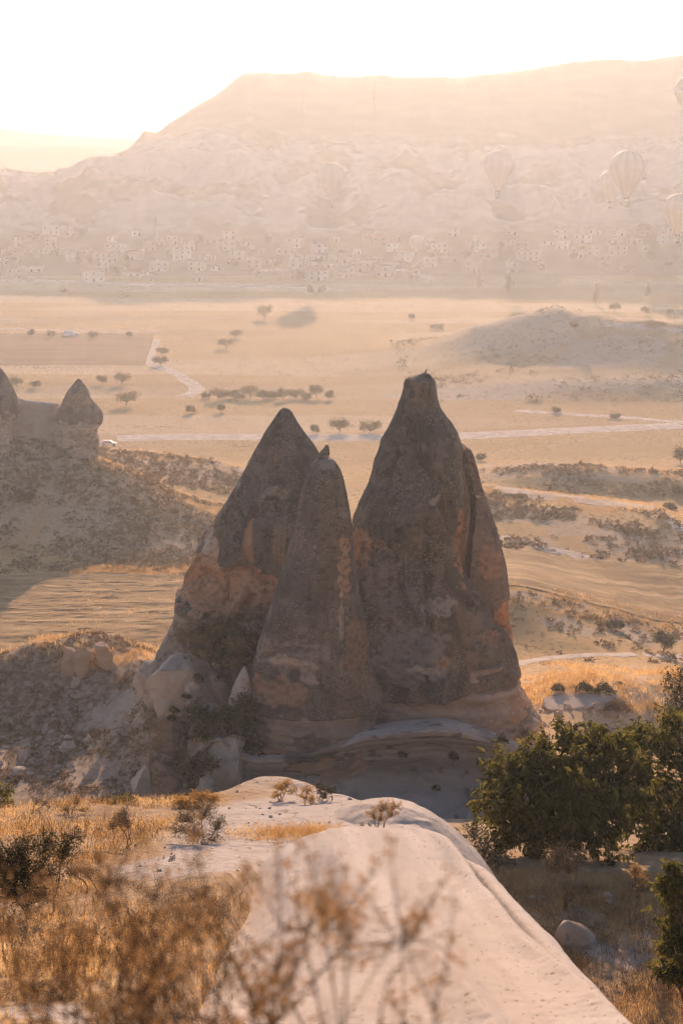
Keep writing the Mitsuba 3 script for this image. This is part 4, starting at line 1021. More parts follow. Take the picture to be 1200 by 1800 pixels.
# shrubs on the near slope: (pixel column, row of the foot, distance, lobes, leaf material, label)
SHRUBS = [
    ('green_shrub', 345, 1435, 30.5, [(320, 1412, 0, 22, .7), (350, 1404, 0, 24, .7), (375, 1408, .2, 20, .7), (335, 1424, -.2, 24, .6)], 'mat_gold_leaf', 0.055, 0.03, 60, 9, 'dense yellow green shrub on the crest left of the white ridge'),
    ('grey_shrub', 345, 1490, 24.5, [(325, 1440, 0, 30, .8), (360, 1430, 0, 30, .8), (385, 1452, 0, 28, .8), (340, 1465, -.2, 34, .7), (310, 1460, 0, 24, .7), (375, 1475, -.2, 24, .6)], 'mat_sage_leaf', 0.035, 0.018, 70, 7, 'round grey twiggy shrub with bare crooked stems on white ground'),
    ('grey_shrub', 212, 1478, 23.5, [(210, 1440, 0, 16, .8), (222, 1450, 0, 14, .8), (200, 1452, 0, 14, .8), (215, 1430, .2, 14, .8)], 'mat_sage_leaf', 0.04, 0.02, 40, 7, 'small grey shrub on a dark crooked stem in the golden grass'),
    ('dark_bush', 60, 1600, 15.5, [(40, 1490, 0, 36, .8), (80, 1480, .3, 34, .8), (110, 1500, .2, 34, .8), (30, 1530, -.2, 46, .8), (75, 1540, -.3, 46, .8), (0, 1510, 0, 46, .8), (20, 1570, -.4, 50, .7), (-30, 1540, 0, 60, .8), (60, 1580, -.5, 44, .6), (130, 1470, .4, 24, .7)], 'mat_dark_leaf', 0.035, 0.016, 110, 9, 'large dark grey green bush at the left edge'),
    ('grey_shrub', 140, 1545, 17.5, [(125, 1530, 0, 24, .7), (150, 1535, 0, 18, .7)], 'mat_sage_leaf', 0.03, 0.015, 40, 6, 'low grey shrub beside the large dark bush'),
    ('crest_shrub', 495, 1415, 32.5, [(492, 1385, 0, 13, .9), (505, 1378, 0, 12, .9), (488, 1398, 0, 12, .8), (515, 1392, 0, 12, .8)], 'mat_gold_leaf', 0.05, 0.025, 30, 7, 'leftmost olive and gold shrub on the white ridge crest'),
    ('crest_shrub', 540, 1425, 31.8, [(540, 1388, 0, 13, .9), (535, 1402, 0, 13, .9), (550, 1405, 0, 12, .8)], 'mat_gold_leaf', 0.05, 0.025, 30, 7, 'golden shrub in the middle of the white ridge crest'),
    ('crest_shrub', 570, 1420, 32.2, [(562, 1390, 0, 12, .9), (572, 1402, 0, 13, .8), (578, 1390, 0, 9, .9)], 'mat_dark_leaf', 0.045, 0.02, 34, 7, 'blue grey shrub right of the golden one on the ridge crest'),
    ('crest_shrub', 603, 1432, 30.8, [(600, 1426, 0, 9, .8), (607, 1430, 0, 7, .8)], 'mat_dark_leaf', 0.04, 0.02, 26, 6, 'tiny dark round shrub on the bare white ridge'),
    ('dry_shrub', 660, 1462, 25.5, [(655, 1430, 0, 15, .8), (675, 1420, 0, 18, .9), (695, 1416, 0, 14, .9), (668, 1440, 0, 15, .8), (690, 1432, 0, 14, .8)], 'mat_gold_leaf', 0.045, 0.02, 38, 4, 'sparse golden twiggy shrub on top of the white dome'),
    ('dry_shrub', 130, 1440, 29.5, [(115, 1420, 0, 18, .8), (135, 1410, 0, 18, .9), (150, 1425, 0, 14, .8)], 'mat_gold_leaf', 0.045, 0.02, 34, 5, 'orange dry shrub standing on the left grass crest'),
    ('dark_shrub', 215, 1422, 31.0, [(200, 1412, 0, 16, .7), (222, 1408, 0, 16, .7)], 'mat_tree_leaf', 0.06, 0.03, 36, 7, 'low dark green shrub behind the left grass crest'),
    ('white_stalk_shrub', 68, 1425, 29.8, [(65, 1408, 0, 14, .9), (78, 1412, 0, 12, .9)], 'mat_sage_leaf', 0.03, 0.015, 26, 4, 'pale wispy shrub near the left tree on the crest'),
]
for i, (key, px, py, Y, spec, mat, L, W, nt, per, lab) in enumerate(SHRUBS):
    base = on_slope(px, Y, py)
    if 'dome' in lab:
        base[2] = float(dome_height(np.array(base[0]), np.array(20.6))) if Y < 22 else base[2]
    plant(key, base, lobes_px(Y, spec), nt, per, mat, 'mat_bark', L, W, lab, 'shrub', seed=200 + i, r_trunk=0.018, stems=4, parts=('stem', 'foliage'), twig_r=0.004, trunk_h=0.25, droop=-0.2, fine_twigs=True)

# bushes in the gully and at the foot of the towers (dark, in the shade)
GULLY = [(375, 1150, 97.0, [(325, 1118, 0, 30, .6), (360, 1112, 0, 40, .6), (400, 1098, 0, 36, .6), (440, 1085, .3, 30, .6), (400, 1130, -.5, 44, .6), (360, 1142, -.8, 30, .6), (435, 1120, -.4, 34, .6), (425, 1160, -1.0, 34, .6), (390, 1160, -1, 26, .6)], 'wide brown black thicket under the orange scar of the left tower'),
         (350, 1280, 92.5, [(345, 1255, 0, 26, .8), (355, 1285, -.4, 28, .8), (375, 1265, 0, 24, .7)], 'black green bush in the cleft above the dark pillar'),
         (425, 1300, 92.5, [(430, 1240, 0, 26, .9), (420, 1280, 0, 30, .9), (435, 1310, 0, 24, .9), (405, 1260, 0, 26, .8)], 'dark bush hanging down the gully beside the middle tower'),
         (345, 1370, 90.0, [(335, 1350, 0, 28, .7), (360, 1345, 0, 24, .7)], 'brown dry bush at the foot of the black crack'),
         (190, 1430, 86.0, [(180, 1415, 0, 30, .5), (215, 1410, 0, 30, .6)], 'dark green bush in the bottom of the left gully')]
for i, (px, py, Y, spec, lab) in enumerate(GULLY):
    b = at(px, py, Y)
    plant('gully_bush', [b[0], b[1], b[2] - 0.5], lobes_px(Y, spec), 110, 7, 'mat_thicket' if 'brown' in lab else 'mat_dark_leaf', 'mat_bark', 0.30, 0.10, lab, 'bush', seed=260 + i, r_trunk=0.05, stems=4, trunk_h=0.4, shell=0.3, leaf_spread=0.16, sprig=0.15)
for i, (px, py, Y, r, lab) in enumerate([(515, 1165, 93.6, 10, 'small dark shrub rooted in the face of the middle tower'), (706, 1326, 88.5, 7, 'leftmost dark tuft on the slope under the ledge'), (795, 1330, 88.5, 9, 'dark shrub on the slope under the curved ledge'),
                                         (845, 1340, 88.5, 8, 'rightmost dark shrub on the slope under the ledge'), (765, 1385, 86, 6, 'small dark shrub in the groove of the pale wall'), (880, 1300, 92, 12, 'dark shrub on top of the ledge at its right end'), (925, 1290, 95, 16, 'brown shrub where the ledge meets the overhanging foot'),
                                         (347, 1192, 94.6, 8, 'dark tuft in the notch on top of the pale spur'), (326, 1224, 94.2, 7, 'dark tuft low on the face of the large white boulder'), (304, 1248, 92.3, 8, 'dark tuft at the bottom edge of the large white boulder'), (392, 1190, 94.6, 14, 'dark shrub at the right edge of the large white boulder'), (300, 1262, 91.0, 7, 'small dark tuft on top of the lichened rock pillar')]):
    b = at(px, py + r * 0.6, Y)
    plant('wall_shrub', b, lobes_px(Y, [(px, py, -.2, r, .8), (px + r * .7, py + r * .3, 0, r * .7, .8)]), 40, 8, 'mat_dark_leaf' if 'dark' in lab else 'mat_dry_scrub', 'mat_bark', 0.14, 0.06, lab, 'shrub', seed=280 + i, r_trunk=0.02, stems=2, parts=('stem', 'foliage'))
for i, (px, py, Y, r, lab) in enumerate([(1060, 1210, 112.5, 15, 'dark shrub on the right end of the shadowed rock ledge'), (1085, 1240, 110, 18, 'brown shrub at the right foot of the shadowed rock ledge'), (1025, 1207, 113, 12, 'rounded shrub on the middle of the shadowed rock ledge'), (980, 1208, 113, 8, 'small shrub on the left of the shadowed rock ledge'), (1085, 1205, 118, 9, 'low shrub in the dry grass behind the rock ledge')]):
    b = at(px, py + r, Y)
    plant('ledge_shrub', b, lobes_px(Y, [(px, py, 0, r, .8), (px + r * .8, py + r * .4, 0, r * .8, .8), (px - r * .7, py + r * .4, 0, r * .7, .7)]), 60, 9, 'mat_dark_leaf' if i % 2 == 0 else 'mat_dry_scrub', 'mat_bark', 0.16, 0.07, lab, 'shrub', seed=300 + i, r_trunk=0.03, stems=3, parts=('stem', 'foliage'))


def nz_mask(s, a, b, sd):
    return lambda x, y: sst(a, b, fb(np.stack([x, y, 0 * x], -1) * s, 4, sd))


def grass_mask(x, y):
    p = np.stack([x, y, 0 * x], -1)
    n = fb(p * 0.55, 4, 91)
    e = EDGE(np.clip(x, -30, 30))
    def el(c, rx, ry):
        return ((x - c[0]) / rx) ** 2 + ((y - c[1]) / ry) ** 2
    m = np.ones_like(x) * sst(0.42, 0.60, n + 0.05)
    m = m * sst(0.8, 1.5, el(at(530, 1440, 27.5), 2.7, 9.6) + 1.2 * (n - 0.5)) * sst(0.8, 1.5, el(at(330, 1510, 20.5), 1.2, 3.2) + 1.5 * (n - 0.5))
    m = m * sst(0.7, 1.3, el(at(60, 1760, 7.8), 0.4, 0.6)) * sst(0.7, 1.3, el(at(1085, 1650, 29.5), 0.8, 1.0))
    m = m * (y < e + 1.0) * np.where((x > -1.6 + 0.02 * y) & (x < 3.0), np.where(y < 23, 0.0, 0.03), 1.0)
    return m


R = np.random.default_rng(11)
C = np.vstack([scatter(5200, -9, 0.2, 5, 32.5, slope_height, R, grass_mask), scatter(6000, 2.6, 9.5, 20, 35, slope_height, R, lambda x, y: sst(0.30, 0.5, fb(np.stack([x, y, 0 * x], -1) * 0.5, 4, 93)) * sst(0.7, 1.3, ((x - at(1085, 1650, 29.5)[0]) / .8) ** 2 + (y - 29.5) ** 2))])
o = R.normal(size=(160, 2)) * [0.55, 0.30] + at(522, 1466, 25.0)[:2]
C = np.vstack([C, np.column_stack([o, slope_height(o[:, 0], o[:, 1])])])
put('dry_grass', tufts(C, 18, 0.11, 0.13, R, lean=(0.3, 1.3), width=0.008), 'mat_grass', label='golden dry grass on the near slope and beside the white dome', cat='grass', kind='stuff')
C = np.vstack([scatter(1500, -7, 0.2, 5, 31, slope_height, R, lambda x, y: grass_mask(x, y) * 0.6), scatter(900, 2.8, 9.5, 22, 34, slope_height, R)])
put('weed_stalks', tufts(C, 24, 0.15, 0.20, R, lean=(0.1, 1.2), width=0.009), 'mat_dry_scrub', label='brown dead weed stalks among the golden grass', cat='weeds', kind='stuff')
# grass bank behind the towers on the right
def bank_height(x, y):
    return height(x, y)


C = scatter(5000, 11, 45, 112, 146, bank_height, R, lambda x, y: sst(0.35, 0.55, fb(np.stack([x, y, 0 * x], -1) * 0.12, 3, 95)))
put('bank_grass', tufts(C, 16, 0.30, 0.55, R, width=0.035), 'mat_grass', label='sunlit golden grass on the bank right of the towers', cat='grass', kind='stuff')
C = scatter(3600, -42, -10, 211.5, 216, bank_height, R)
C = np.vstack([C, scatter(2500, -38, -4, 160, 212, bank_height, R)])
put('stubble', tufts(C, 8, 0.25, 0.5, R, width=0.04), 'mat_grass', label='cut straw standing along the rows of the stubble field', cat='stubble', kind='stuff')


C = np.vstack([scatter(2600, -34, -12, 112.5, 124, height, R, nz_mask(0.35, 0.40, 0.58, 97)), scatter(2200, -62, -14, 247, 259, height, R, nz_mask(0.2, 0.35, 0.55, 98)),
               scatter(2400, -60, -6, 293, 306, height, R, nz_mask(0.15, 0.35, 0.55, 99)), scatter(2600, 20, 74, 252, 274, height, R, nz_mask(0.15, 0.30, 0.5, 100)), scatter(2200, 22, 80, 300, 316, height, R, nz_mask(0.15, 0.30, 0.5, 107)), scatter(1500, 20, 50, 180, 192, height, R, nz_mask(0.15, 0.30, 0.5, 108))])
put('ridge_grass', tufts(C, 5, 0.30, 0.44, R, lean=(0.2, 1.0), width=0.05), 'mat_grass', label='short golden grass along the sunlit crests of the hills', cat='grass', kind='stuff')


# low scrub on the hillsides
def scrub(C, size, per, rng):
    n = len(C); k = np.repeat(np.arange(n), per)
    s = size * rng.lognormal(0, 0.35, n)[k]
    v = rng.normal(size=(len(k), 3)); v /= np.linalg.norm(v, axis=1, keepdims=True); v[:, 2] = np.abs(v[:, 2]) * 0.8
    c = C[k] + v * s[:, None] * rng.uniform(0.3, 1.0, (len(k), 1)) * 0.8
    return leaves(c, v + rng.normal(size=(len(k), 3)) * 0.5, s * rng.uniform(0.5, 0.9, len(k)), s * 0.4, rng)


SC = [scrub(scatter(6200, -75, -12, 214, 256, height, R, nz_mask(0.10, 0.34, 0.56, 101)), 0.48, 11, R),
      scrub(scatter(2400, -70, -2, 270, 302, height, R, nz_mask(0.08, 0.36, 0.6, 102)), 0.5, 16, R),
      scrub(scatter(9000, -30, -8, 92, 120, height, R, nz_mask(0.22, 0.34, 0.56, 103)), 0.18, 10, R),
      scrub(scatter(2600, 22, 80, 222, 264, height, R, nz_mask(0.10, 0.42, 0.62, 104)), 0.5, 18, R),
      scrub(scatter(900, 30, 85, 290, 312, height, R, nz_mask(0.10, 0.42, 0.62, 104)), 0.6, 18, R),
      scrub(scatter(1500, 15, 55, 150, 186, height, R, nz_mask(0.12, 0.42, 0.62, 106)), 0.35, 20, R),
      scrub(scatter(3000, 20, 140, 435, 600, height, R, nz_mask(0.05, 0.50, 0.66, 105)), 0.7, 9, R)]
put('hillside_scrub', join(SC), 'mat_dry_scrub', label='low brown scrub dotted over the pale hillsides', cat='scrub', kind='stuff')


# loose stones
def stones(C, size, rng):
    m = trimesh.creation.icosphere(1, 1.0); v0, f0 = np.array(m.vertices), np.array(m.faces)
    n = len(C)
    r = size * rng.lognormal(0, 0.5, n)
    v = v0[None] * (1 + 0.28 * rng.normal(size=(n, len(v0), 1))) * rng.uniform(0.6, 1.3, (n, 1, 3)) * r[:, None, None] + C[:, None] + np.array([0, 0, 0.3]) * r[:, None, None]
    return v.reshape(-1, 3), (f0[None] + (np.arange(n) * len(v0))[:, None, None]).reshape(-1, 3)


ST = [stones(scatter(200, -5, 2.0, 18, 34, slope_height, R), 0.016, R), stones(scatter(120, 3, 9, 24, 34, slope_height, R), 0.03, R),
      stones(scatter(220, -14, 14, 86, 96, height, R), 0.16, R), stones(scatter(160, -26, -12, 94, 112, height, R), 0.14, R), stones(scatter(120, 10, 24, 100, 112, height, R), 0.16, R)]
put('gravel', join(ST), 'mat_tuff', label='loose grey stones scattered over the tuff and the slopes', cat='stones', kind='stuff')


# single trees and bushes out on the plain: (column, row of the foot, half width px, height px, label, name)
PLAIN = [(465, 560, 17, 30, 'round hazy tree standing alone in the middle of the plain', 'plain_tree'), (841, 508, 9, 34, 'left one of two tall poplar clumps before the village', 'poplar'), (894, 512, 12, 38, 'right one of two tall poplar clumps before the village', 'poplar'),
         (1046, 536, 6, 38, 'slim poplar on the right of the plain', 'poplar'), (1138, 522, 5, 26, 'thin poplar farthest right before the village', 'poplar'), (545, 519, 6, 20, 'left small tree of the pair in front of the village', 'plain_tree'), (565, 519, 6, 20, 'right small tree of the pair in front of the village', 'plain_tree'),
         (284, 625, 15, 16, 'upper round bush beside the winding track', 'plain_bush'), (282, 642, 16, 18, 'lower round bush beside the winding track', 'plain_bush'), (215, 676, 17, 22, 'hazy bush above the pair left of the winding track end', 'plain_bush'), (180, 675, 12, 16, 'small hazy bush behind the pointed cone', 'plain_bush'),
         (222, 712, 26, 26, 'broad bush at the left before the gravel road', 'plain_bush'), (30, 680, 16, 22, 'bush between the two cones on the left', 'plain_bush'), (60, 682, 12, 14, 'low bush next to the bush between the two cones', 'plain_bush'), (336, 726, 9, 14, 'left bush of two below the hedge', 'plain_bush'), (387, 724, 11, 14, 'right bush of two below the hedge', 'plain_bush'),
         (597, 760, 20, 26, 'bush by the road between the left and great towers', 'plain_bush'), (650, 760, 25, 22, 'wide bush by the road against the great tower', 'plain_bush'), (552, 762, 9, 16, 'little bush by the road behind the left tower', 'plain_bush'), (845, 810, 8, 14, 'little bush right of the split slab', 'plain_bush'),
         (1195, 815, 16, 32, 'olive bush at the right edge above the ridge track', 'plain_bush'), (1165, 1150, 22, 46, 'round dark tree on the right hill foot', 'hill_tree'), (415, 593, 14, 14, 'hazy bush by the field lane', 'plain_bush'), (398, 612, 16, 20, 'bush pair just below the field lane', 'plain_bush'),
         (55, 592, 7, 14, 'bush on the lane far left', 'plain_bush'), (90, 593, 8, 12, 'bush left of the white tent', 'plain_bush'), (165, 594, 10, 12, 'bush right of the white tent', 'plain_bush'), (228, 592, 6, 10, 'small bush farther along the lane', 'plain_bush'), (113, 517, 8, 12, 'bush in front of the village road on the left', 'plain_bush'),
         (220, 522, 7, 9, 'small bush in front of the village road', 'plain_bush'), (722, 561, 7, 10, 'tiny tree in the middle right plain', 'plain_tree'), (768, 578, 14, 8, 'low bush right of the tiny tree', 'plain_bush'), (1080, 548, 12, 18, 'bush on the right below the village', 'plain_bush'), (1135, 553, 10, 16, 'bush farther right below the village', 'plain_bush'),
         (1175, 556, 13, 14, 'wide bush near the right edge below the village', 'plain_bush'), (1010, 580, 12, 18, 'bush on the crest of the white mounds', 'plain_bush'), (1150, 577, 26, 10, 'long bush on the mound road', 'plain_bush'), (978, 726, 10, 10, 'small bush by the thin pale road', 'plain_bush'), (1080, 735, 9, 8, 'low bush by the thin pale road at right', 'plain_bush'),
         (1080, 1106, 18, 14, 'brown bush on the pale slope at right', 'plain_bush'), (1190, 870, 14, 20, 'upper bush at the right edge', 'plain_bush'), (1180, 895, 14, 10, 'low olive bush beside the bend of the ridge track', 'plain_bush'), (45, 885, 20, 20, 'dark bush on the left hillside', 'plain_bush')]
for k, px in enumerate(range(362, 590, 19)):
    PLAIN.append((px + (k % 3) * 3, 700 + (k % 2) * 3, 9 + (k * 11) % 15, 10 + (k * 13) % 19, f'hedge bush below the track end, {["leftmost", "second", "third", "fourth", "fifth", "sixth", "seventh", "eighth", "ninth", "tenth", "eleventh", "twelfth"][k]} from the left in the hedge', 'hedge_bush'))
for i, (px, py, rw, hh, lab, nm) in enumerate(PLAIN):
    g = ground_hit(px, py)
    s = (g[1] * CP - g[2] * SP) / FPX
    w, h = rw * s, hh * s
    rng = np.random.default_rng(400 + i)
    lob = []
    if nm == 'poplar':
        for k in range(5):
            lob.append((g + [rng.uniform(-.3, .3) * w, 0, h * (0.2 + 0.18 * k)], (w * (0.8 - 0.1 * k), w * (0.8 - 0.1 * k), h * 0.16)))
    else:
        for k in range(6):
            a = rng.uniform(0, 6.28)
            lob.append((g + [math.cos(a) * w * 0.5, math.sin(a) * w * 0.5, h * rng.uniform(0.4, 0.68)], (w * 0.5, w * 0.5, h * 0.32)))
    near = g[1] < 260
    L = max(0.5, 2.4 * s) * (0.55 if near else 1)
    plant(nm, g, lob, 42 if near else 26, 8, 'mat_dark_leaf' if near else 'mat_far_leaf', 'mat_bark', L, L * 0.5, lab, 'tree' if 'tree' in nm or nm == 'poplar' else 'bush', group='bushes of the hedge on the plain' if nm == 'hedge_bush' else None,
          seed=500 + i, r_trunk=max(0.06, 0.05 * w), twig_r=0.02 if near else 0, shell=0.35, leaf_spread=0.2, parts=('trunk', 'crown') if 'tree' in nm or nm == 'poplar' else ('stem', 'foliage'))


# bare trees at the foot of the left hill
def bare_tree(px, py, hpx, seed, lab):
    g = ground_hit(px, py); s = (g[1] * CP - g[2] * SP) / FPX; H = hpx * s
    rng = np.random.default_rng(seed); parts = []

    def grow(a, d, L, r, lv):
        b = a + d * L
        tb, _ = limb(a, b, r, r * 0.65, rng, 4, 0, 4); parts.append(tb)
        if lv:
            for _ in range(3 if lv > 1 else 4):
                e = d + rng.normal(size=3) * 0.5; e[2] = abs(e[2]) + 0.2; e /= np.linalg.norm(e)
                grow(b, e, L * rng.uniform(0.6, 0.8), r * 0.62, lv - 1)
    grow(g - [0, 0, 0.2], np.array([0, 0, 1.0]), H * 0.34, 0.11, 4)
    k = num('bare_tree')
    put(k, join(parts), 'mat_bark', True, label=lab, cat='tree')


bare_tree(61, 984, 40, 71, 'leafless dark tree at the foot of the left hill')
bare_tree(113, 974, 22, 72, 'smaller leafless tree right of the taller bare one')


# ---------------------------------------------------------------- the out-of-focus bush right in front of the camera
leafmat('mat_near_leaf', lambda p, n, uv: mix((0.34, 0.20, 0.075), (0.50, 0.32, 0.14), noise(p.x * 9, p.y * 9, p.z * 9)), 0.9, 0.7)
leafmat('mat_near_brown', lambda p, n, uv: mix((0.18, 0.12, 0.065), (0.55, 0.36, 0.18), noise(p.x * 9, p.y * 9, p.z * 9)), 0.7, 0.7)
bsdf('mat_near_twig', lambda p, n, uv: mix((0.09, 0.06, 0.04), (0.16, 0.11, 0.075), fbm(p.x * 20, p.y * 20, p.z * 20, 2)), 0.9)


def near_bush(px0, Y, tops, seed, lab, leaf='mat_near_leaf'):
    rng = np.random.default_rng(seed)
    x0 = at(px0, 1900, Y)[0]
    base = np.array([x0, Y, float(slope_height(x0, Y)) - 0.05])
    wood, cs, ds = [], [], []
    for px, py, dy in tops:
        e = at(px, py, Y + dy)
        st = base + rng.normal(size=3) * [0.10, 0.08, 0]
        tb, P = limb(st, e, 0.007, 0.002, rng, 9, 0.0, 4); wood.append(tb)
        A = P[rng.integers(2, 9, 20)]
        d = (e - st) / np.linalg.norm(e - st) * 0.7 + rng.normal(size=(20, 3)) * 0.6
        d /= np.linalg.norm(d, axis=1, keepdims=True)
        B = A + d * rng.uniform(0.07, 0.24, (20, 1))
        wood.append(tubes(bend(A, B, 4, rng), np.linspace(0.0028, 0.001, 4)))
        k = np.repeat(np.arange(20), 23); t = rng.uniform(0.3, 1.0, len(k))[:, None]
        cs.append(A[k] * (1 - t) + B[k] * t + rng.normal(size=(len(k), 3)) * 0.012); ds.append(d[k] + rng.normal(size=(len(k), 3)) * 0.9)
    cs, ds = np.vstack(cs), np.vstack(ds)
    key = num('near_bush')
    put(f'{key}__stem', join(wood), 'mat_near_twig', True)
    put(f'{key}__foliage', leaves(cs, ds, rng.uniform(0.010, 0.026, len(cs)), rng.uniform(0.006, 0.012, len(cs)), rng), leaf)
    tag(key, lab, 'bush')


def tops(x0, x1, y0, y1, n, seed):
    q = np.random.default_rng(seed)
    return [(q.uniform(x0, x1), y0 + (y1 - y0) * q.uniform() ** 1.3, q.uniform(-.3, .3)) for _ in range(n)]


near_bush(120, 3.1, tops(-60, 320, 1610, 1800, 20, 1), 601, 'blurred brown dry bush at the bottom left corner', 'mat_near_brown')
near_bush(330, 2.9, tops(150, 460, 1560, 1780, 22, 2), 602, 'blurred dark twigged bush left of the golden one at the bottom', 'mat_near_brown')
near_bush(500, 2.6, tops(360, 720, 1625, 1820, 14, 3), 603, 'blurred twiggy golden bush at the bottom centre before the white dome')

# ---------------------------------------------------------------- balloons over the village
def m_balloon(a, b):
    return lambda p, n, uv: mix(a, b, smoothstep(0.45, 0.55, dr.abs(2 * (uv.x * 12 - dr.floor(uv.x * 12)) - 1)))


BAL = [('mat_balloon', (0.70, 0.62, 0.56), (0.67, 0.585, 0.525)), ('mat_balloon_001', (0.68, 0.60, 0.54), (0.65, 0.57, 0.51)), ('mat_balloon_002', (0.64, 0.55, 0.48), (0.70, 0.62, 0.56))]
for k, a, b in BAL:
    bsdf(k, m_balloon(a, b), 0.6)
bsdf('mat_wicker', (0.16, 0.10, 0.06), 0.9)
BLN = [(583, 312, 26, 960, 0, 'pale hot air balloon before the mesa, leftmost of all balloons'), (875, 292, 28, 970, 1, 'faint hot air balloon left of the overlapping pair'), (1103, 297, 33, 880, 2, 'striped hot air balloon, the upper one of the overlapping pair'), (1073, 321, 22, 990, 1, 'smaller balloon partly hidden behind the striped one'),
       (1193, 369, 29, 800, 0, 'hot air balloon low over the village at the right edge'), (1212, 160, 28, 940, 1, 'hot air balloon high at the right edge, cut by the frame'), (731, 425, 12, 930, 1, 'small pale balloon low over the village houses')]
for px, py, r, Y, mk, lab in BLN:
    c = at(px, py, Y); R = r / FPX * (Y * CP - c[2] * SP)
    key = num('hot_air_balloon'); tag(key, lab, 'balloon')
    th = np.linspace(0, 1, 26); prof = []
    for t in th:
        a = t * 2.25
        prof.append((R * math.sin(a) if t < 0.72 else None, R * math.cos(a) if t < 0.72 else None))
    a0 = 0.70 * 2.25; r0, z0 = R * math.sin(a0), R * math.cos(a0)
    prof = [(R * math.sin(t * 2.25), R * math.cos(t * 2.25)) for t in np.linspace(0.001, 0.70, 16)] + [(r0 + (0.16 * R - r0) * s ** 1.15, z0 + (-1.45 * R - z0) * s) for s in np.linspace(0.1, 1, 9)]
    prof = np.array(prof); g = np.linspace(0, 2 * np.pi, 49)
    bulge = 1 + 0.008 * np.abs(np.sin(g * 12))
    V = np.stack([prof[:, :1] * np.cos(g) * bulge, prof[:, :1] * np.sin(g) * bulge, np.repeat(prof[:, 1:], 49, 1)], -1)
    v, f = quad_grid(V); uv = np.stack([np.tile(g / (2 * np.pi), len(prof)), np.repeat(np.linspace(0, 1, len(prof)), 49)], 1)
    scene[f'{key}__envelope'] = mikit.ply((v + c, f), BAL[mk][0], smooth=True, uv=uv)
    sk = np.array([(0.16 * R, -1.45 * R), (0.13 * R, -1.55 * R)])
    put(f'{key}__skirt', quad_grid(np.stack([sk[:, :1] * np.cos(g) + c[0], sk[:, :1] * np.sin(g) + c[1], np.repeat(sk[:, 1:], 49, 1) + c[2]], -1)), 'mat_wicker', True)
    w = 0.11 * R
    put(f'{key}__basket', box(c[0] - w, c[0] + w, c[1] - w, c[1] + w, c[2] - 2.0 * R, c[2] - 1.85 * R), 'mat_wicker')
    put(f'{key}__cable', join([tube(np.array([[sx * .13 * R, sy * .13 * R, -1.52 * R], [sx * w, sy * w, -1.86 * R]]) + c, 0.05, 3) for sx in (-1, 1) for sy in (-1, 1)]), 'mat_wicker')

# ---------------------------------------------------------------- the village
WALLS = [('mat_house_wall', (0.66, 0.58, 0.50)), ('mat_house_wall_001', (0.52, 0.43, 0.35)), ('mat_house_wall_002', (0.78, 0.74, 0.69)), ('mat_house_wall_003', (0.45, 0.36, 0.28))]
for k, c in WALLS:
    bsdf(k, (lambda c: lambda p, n, uv: mix(c, mi.Color3f(c) * 0.8, fbm(p.x * 0.5, p.y * 0.5, p.z * 0.5, 3)))(c), 0.9)
bsdf('mat_house_roof', (0.38, 0.24, 0.16), 0.85)
bsdf('mat_flat_roof', (0.45, 0.38, 0.31), 0.9)
bsdf('mat_window', (0.12, 0.10, 0.085), 0.4, spec=0.4)
bsdf('mat_door', (0.18, 0.11, 0.07), 0.6)


def house(px, py, wpx, storeys, wall, pitched, ang, lab, rng):
    g = ground_hit(px, py, 500, 1300)
    s = (g[1] * CP - g[2] * SP) / FPX
    w = wpx * s; d = w * rng.uniform(0.6, 0.95); h = 3.0 * storeys
    key = num('village_house'); tag(key, lab, 'house', 'houses of the hazy village')
    zb = float(min(height(g[0] + dx * w / 2, g[1] + dy * d / 2) for dx in (-1, 1) for dy in (-1, 1))) - 0.3
    loc = np.array([g[0], g[1] + d / 2, 0.0]); z1 = g[2] + h

    def part(nm, mesh, mat):
        put(f'{key}__{nm}', (rot(mesh[0], ang, loc), mesh[1]), mat)
    part('wall', box(-w / 2, w / 2, -d / 2, d / 2, zb, z1), WALLS[wall][0])
    if pitched:
        e, rh = 0.45, 0.24 * d
        v = np.array([[-w / 2 - e, -d / 2 - e, z1 - .05], [w / 2 + e, -d / 2 - e, z1 - .05], [w / 2 + e, d / 2 + e, z1 - .05], [-w / 2 - e, d / 2 + e, z1 - .05], [-w / 2 - e + .2 * w, 0, z1 + rh], [w / 2 + e - .2 * w, 0, z1 + rh]])
        part('roof', (v, np.array([[0, 1, 5], [0, 5, 4], [1, 2, 5], [2, 3, 4], [2, 4, 5], [3, 0, 4], [0, 2, 1], [0, 3, 2]])), 'mat_house_roof')
    else:
        part('roof', join([box(-w / 2 - .25, w / 2 + .25, -d / 2 - .25, d / 2 + .25, z1 + 0.003, z1 + .3), box(-w * .3, -w * .3 + 1.8, 0, 1.8, z1 + .3, z1 + 2.2)]), 'mat_flat_roof')
    nw = max(2, min(7, int(w / 3.6)))
    for st in range(storeys):
        for k in range(nw):
            if rng.uniform() < 0.25 and not (st == 0 and k == nw // 2):
                continue
            x = (k + 0.5) / nw * w - w / 2
            z = g[2] + 3.0 * st + 1.0
            nm = 'door' if (st == 0 and k == nw // 2) else 'window'
            cnt = sum(1 for q in scene if q.startswith(f'{key}__{nm}'))
            nm2 = nm if cnt == 0 else f'{nm}_{cnt:03d}'
            hw, z0, zt = (0.5, z - 0.95, z + 1.1) if nm == 'door' else (0.42, z, z + 1.15)
            part(nm2, box(x - hw, x + hw, -d / 2 - 0.07, -d / 2 + 0.1, z0, zt), 'mat_door' if nm == 'door' else 'mat_window')


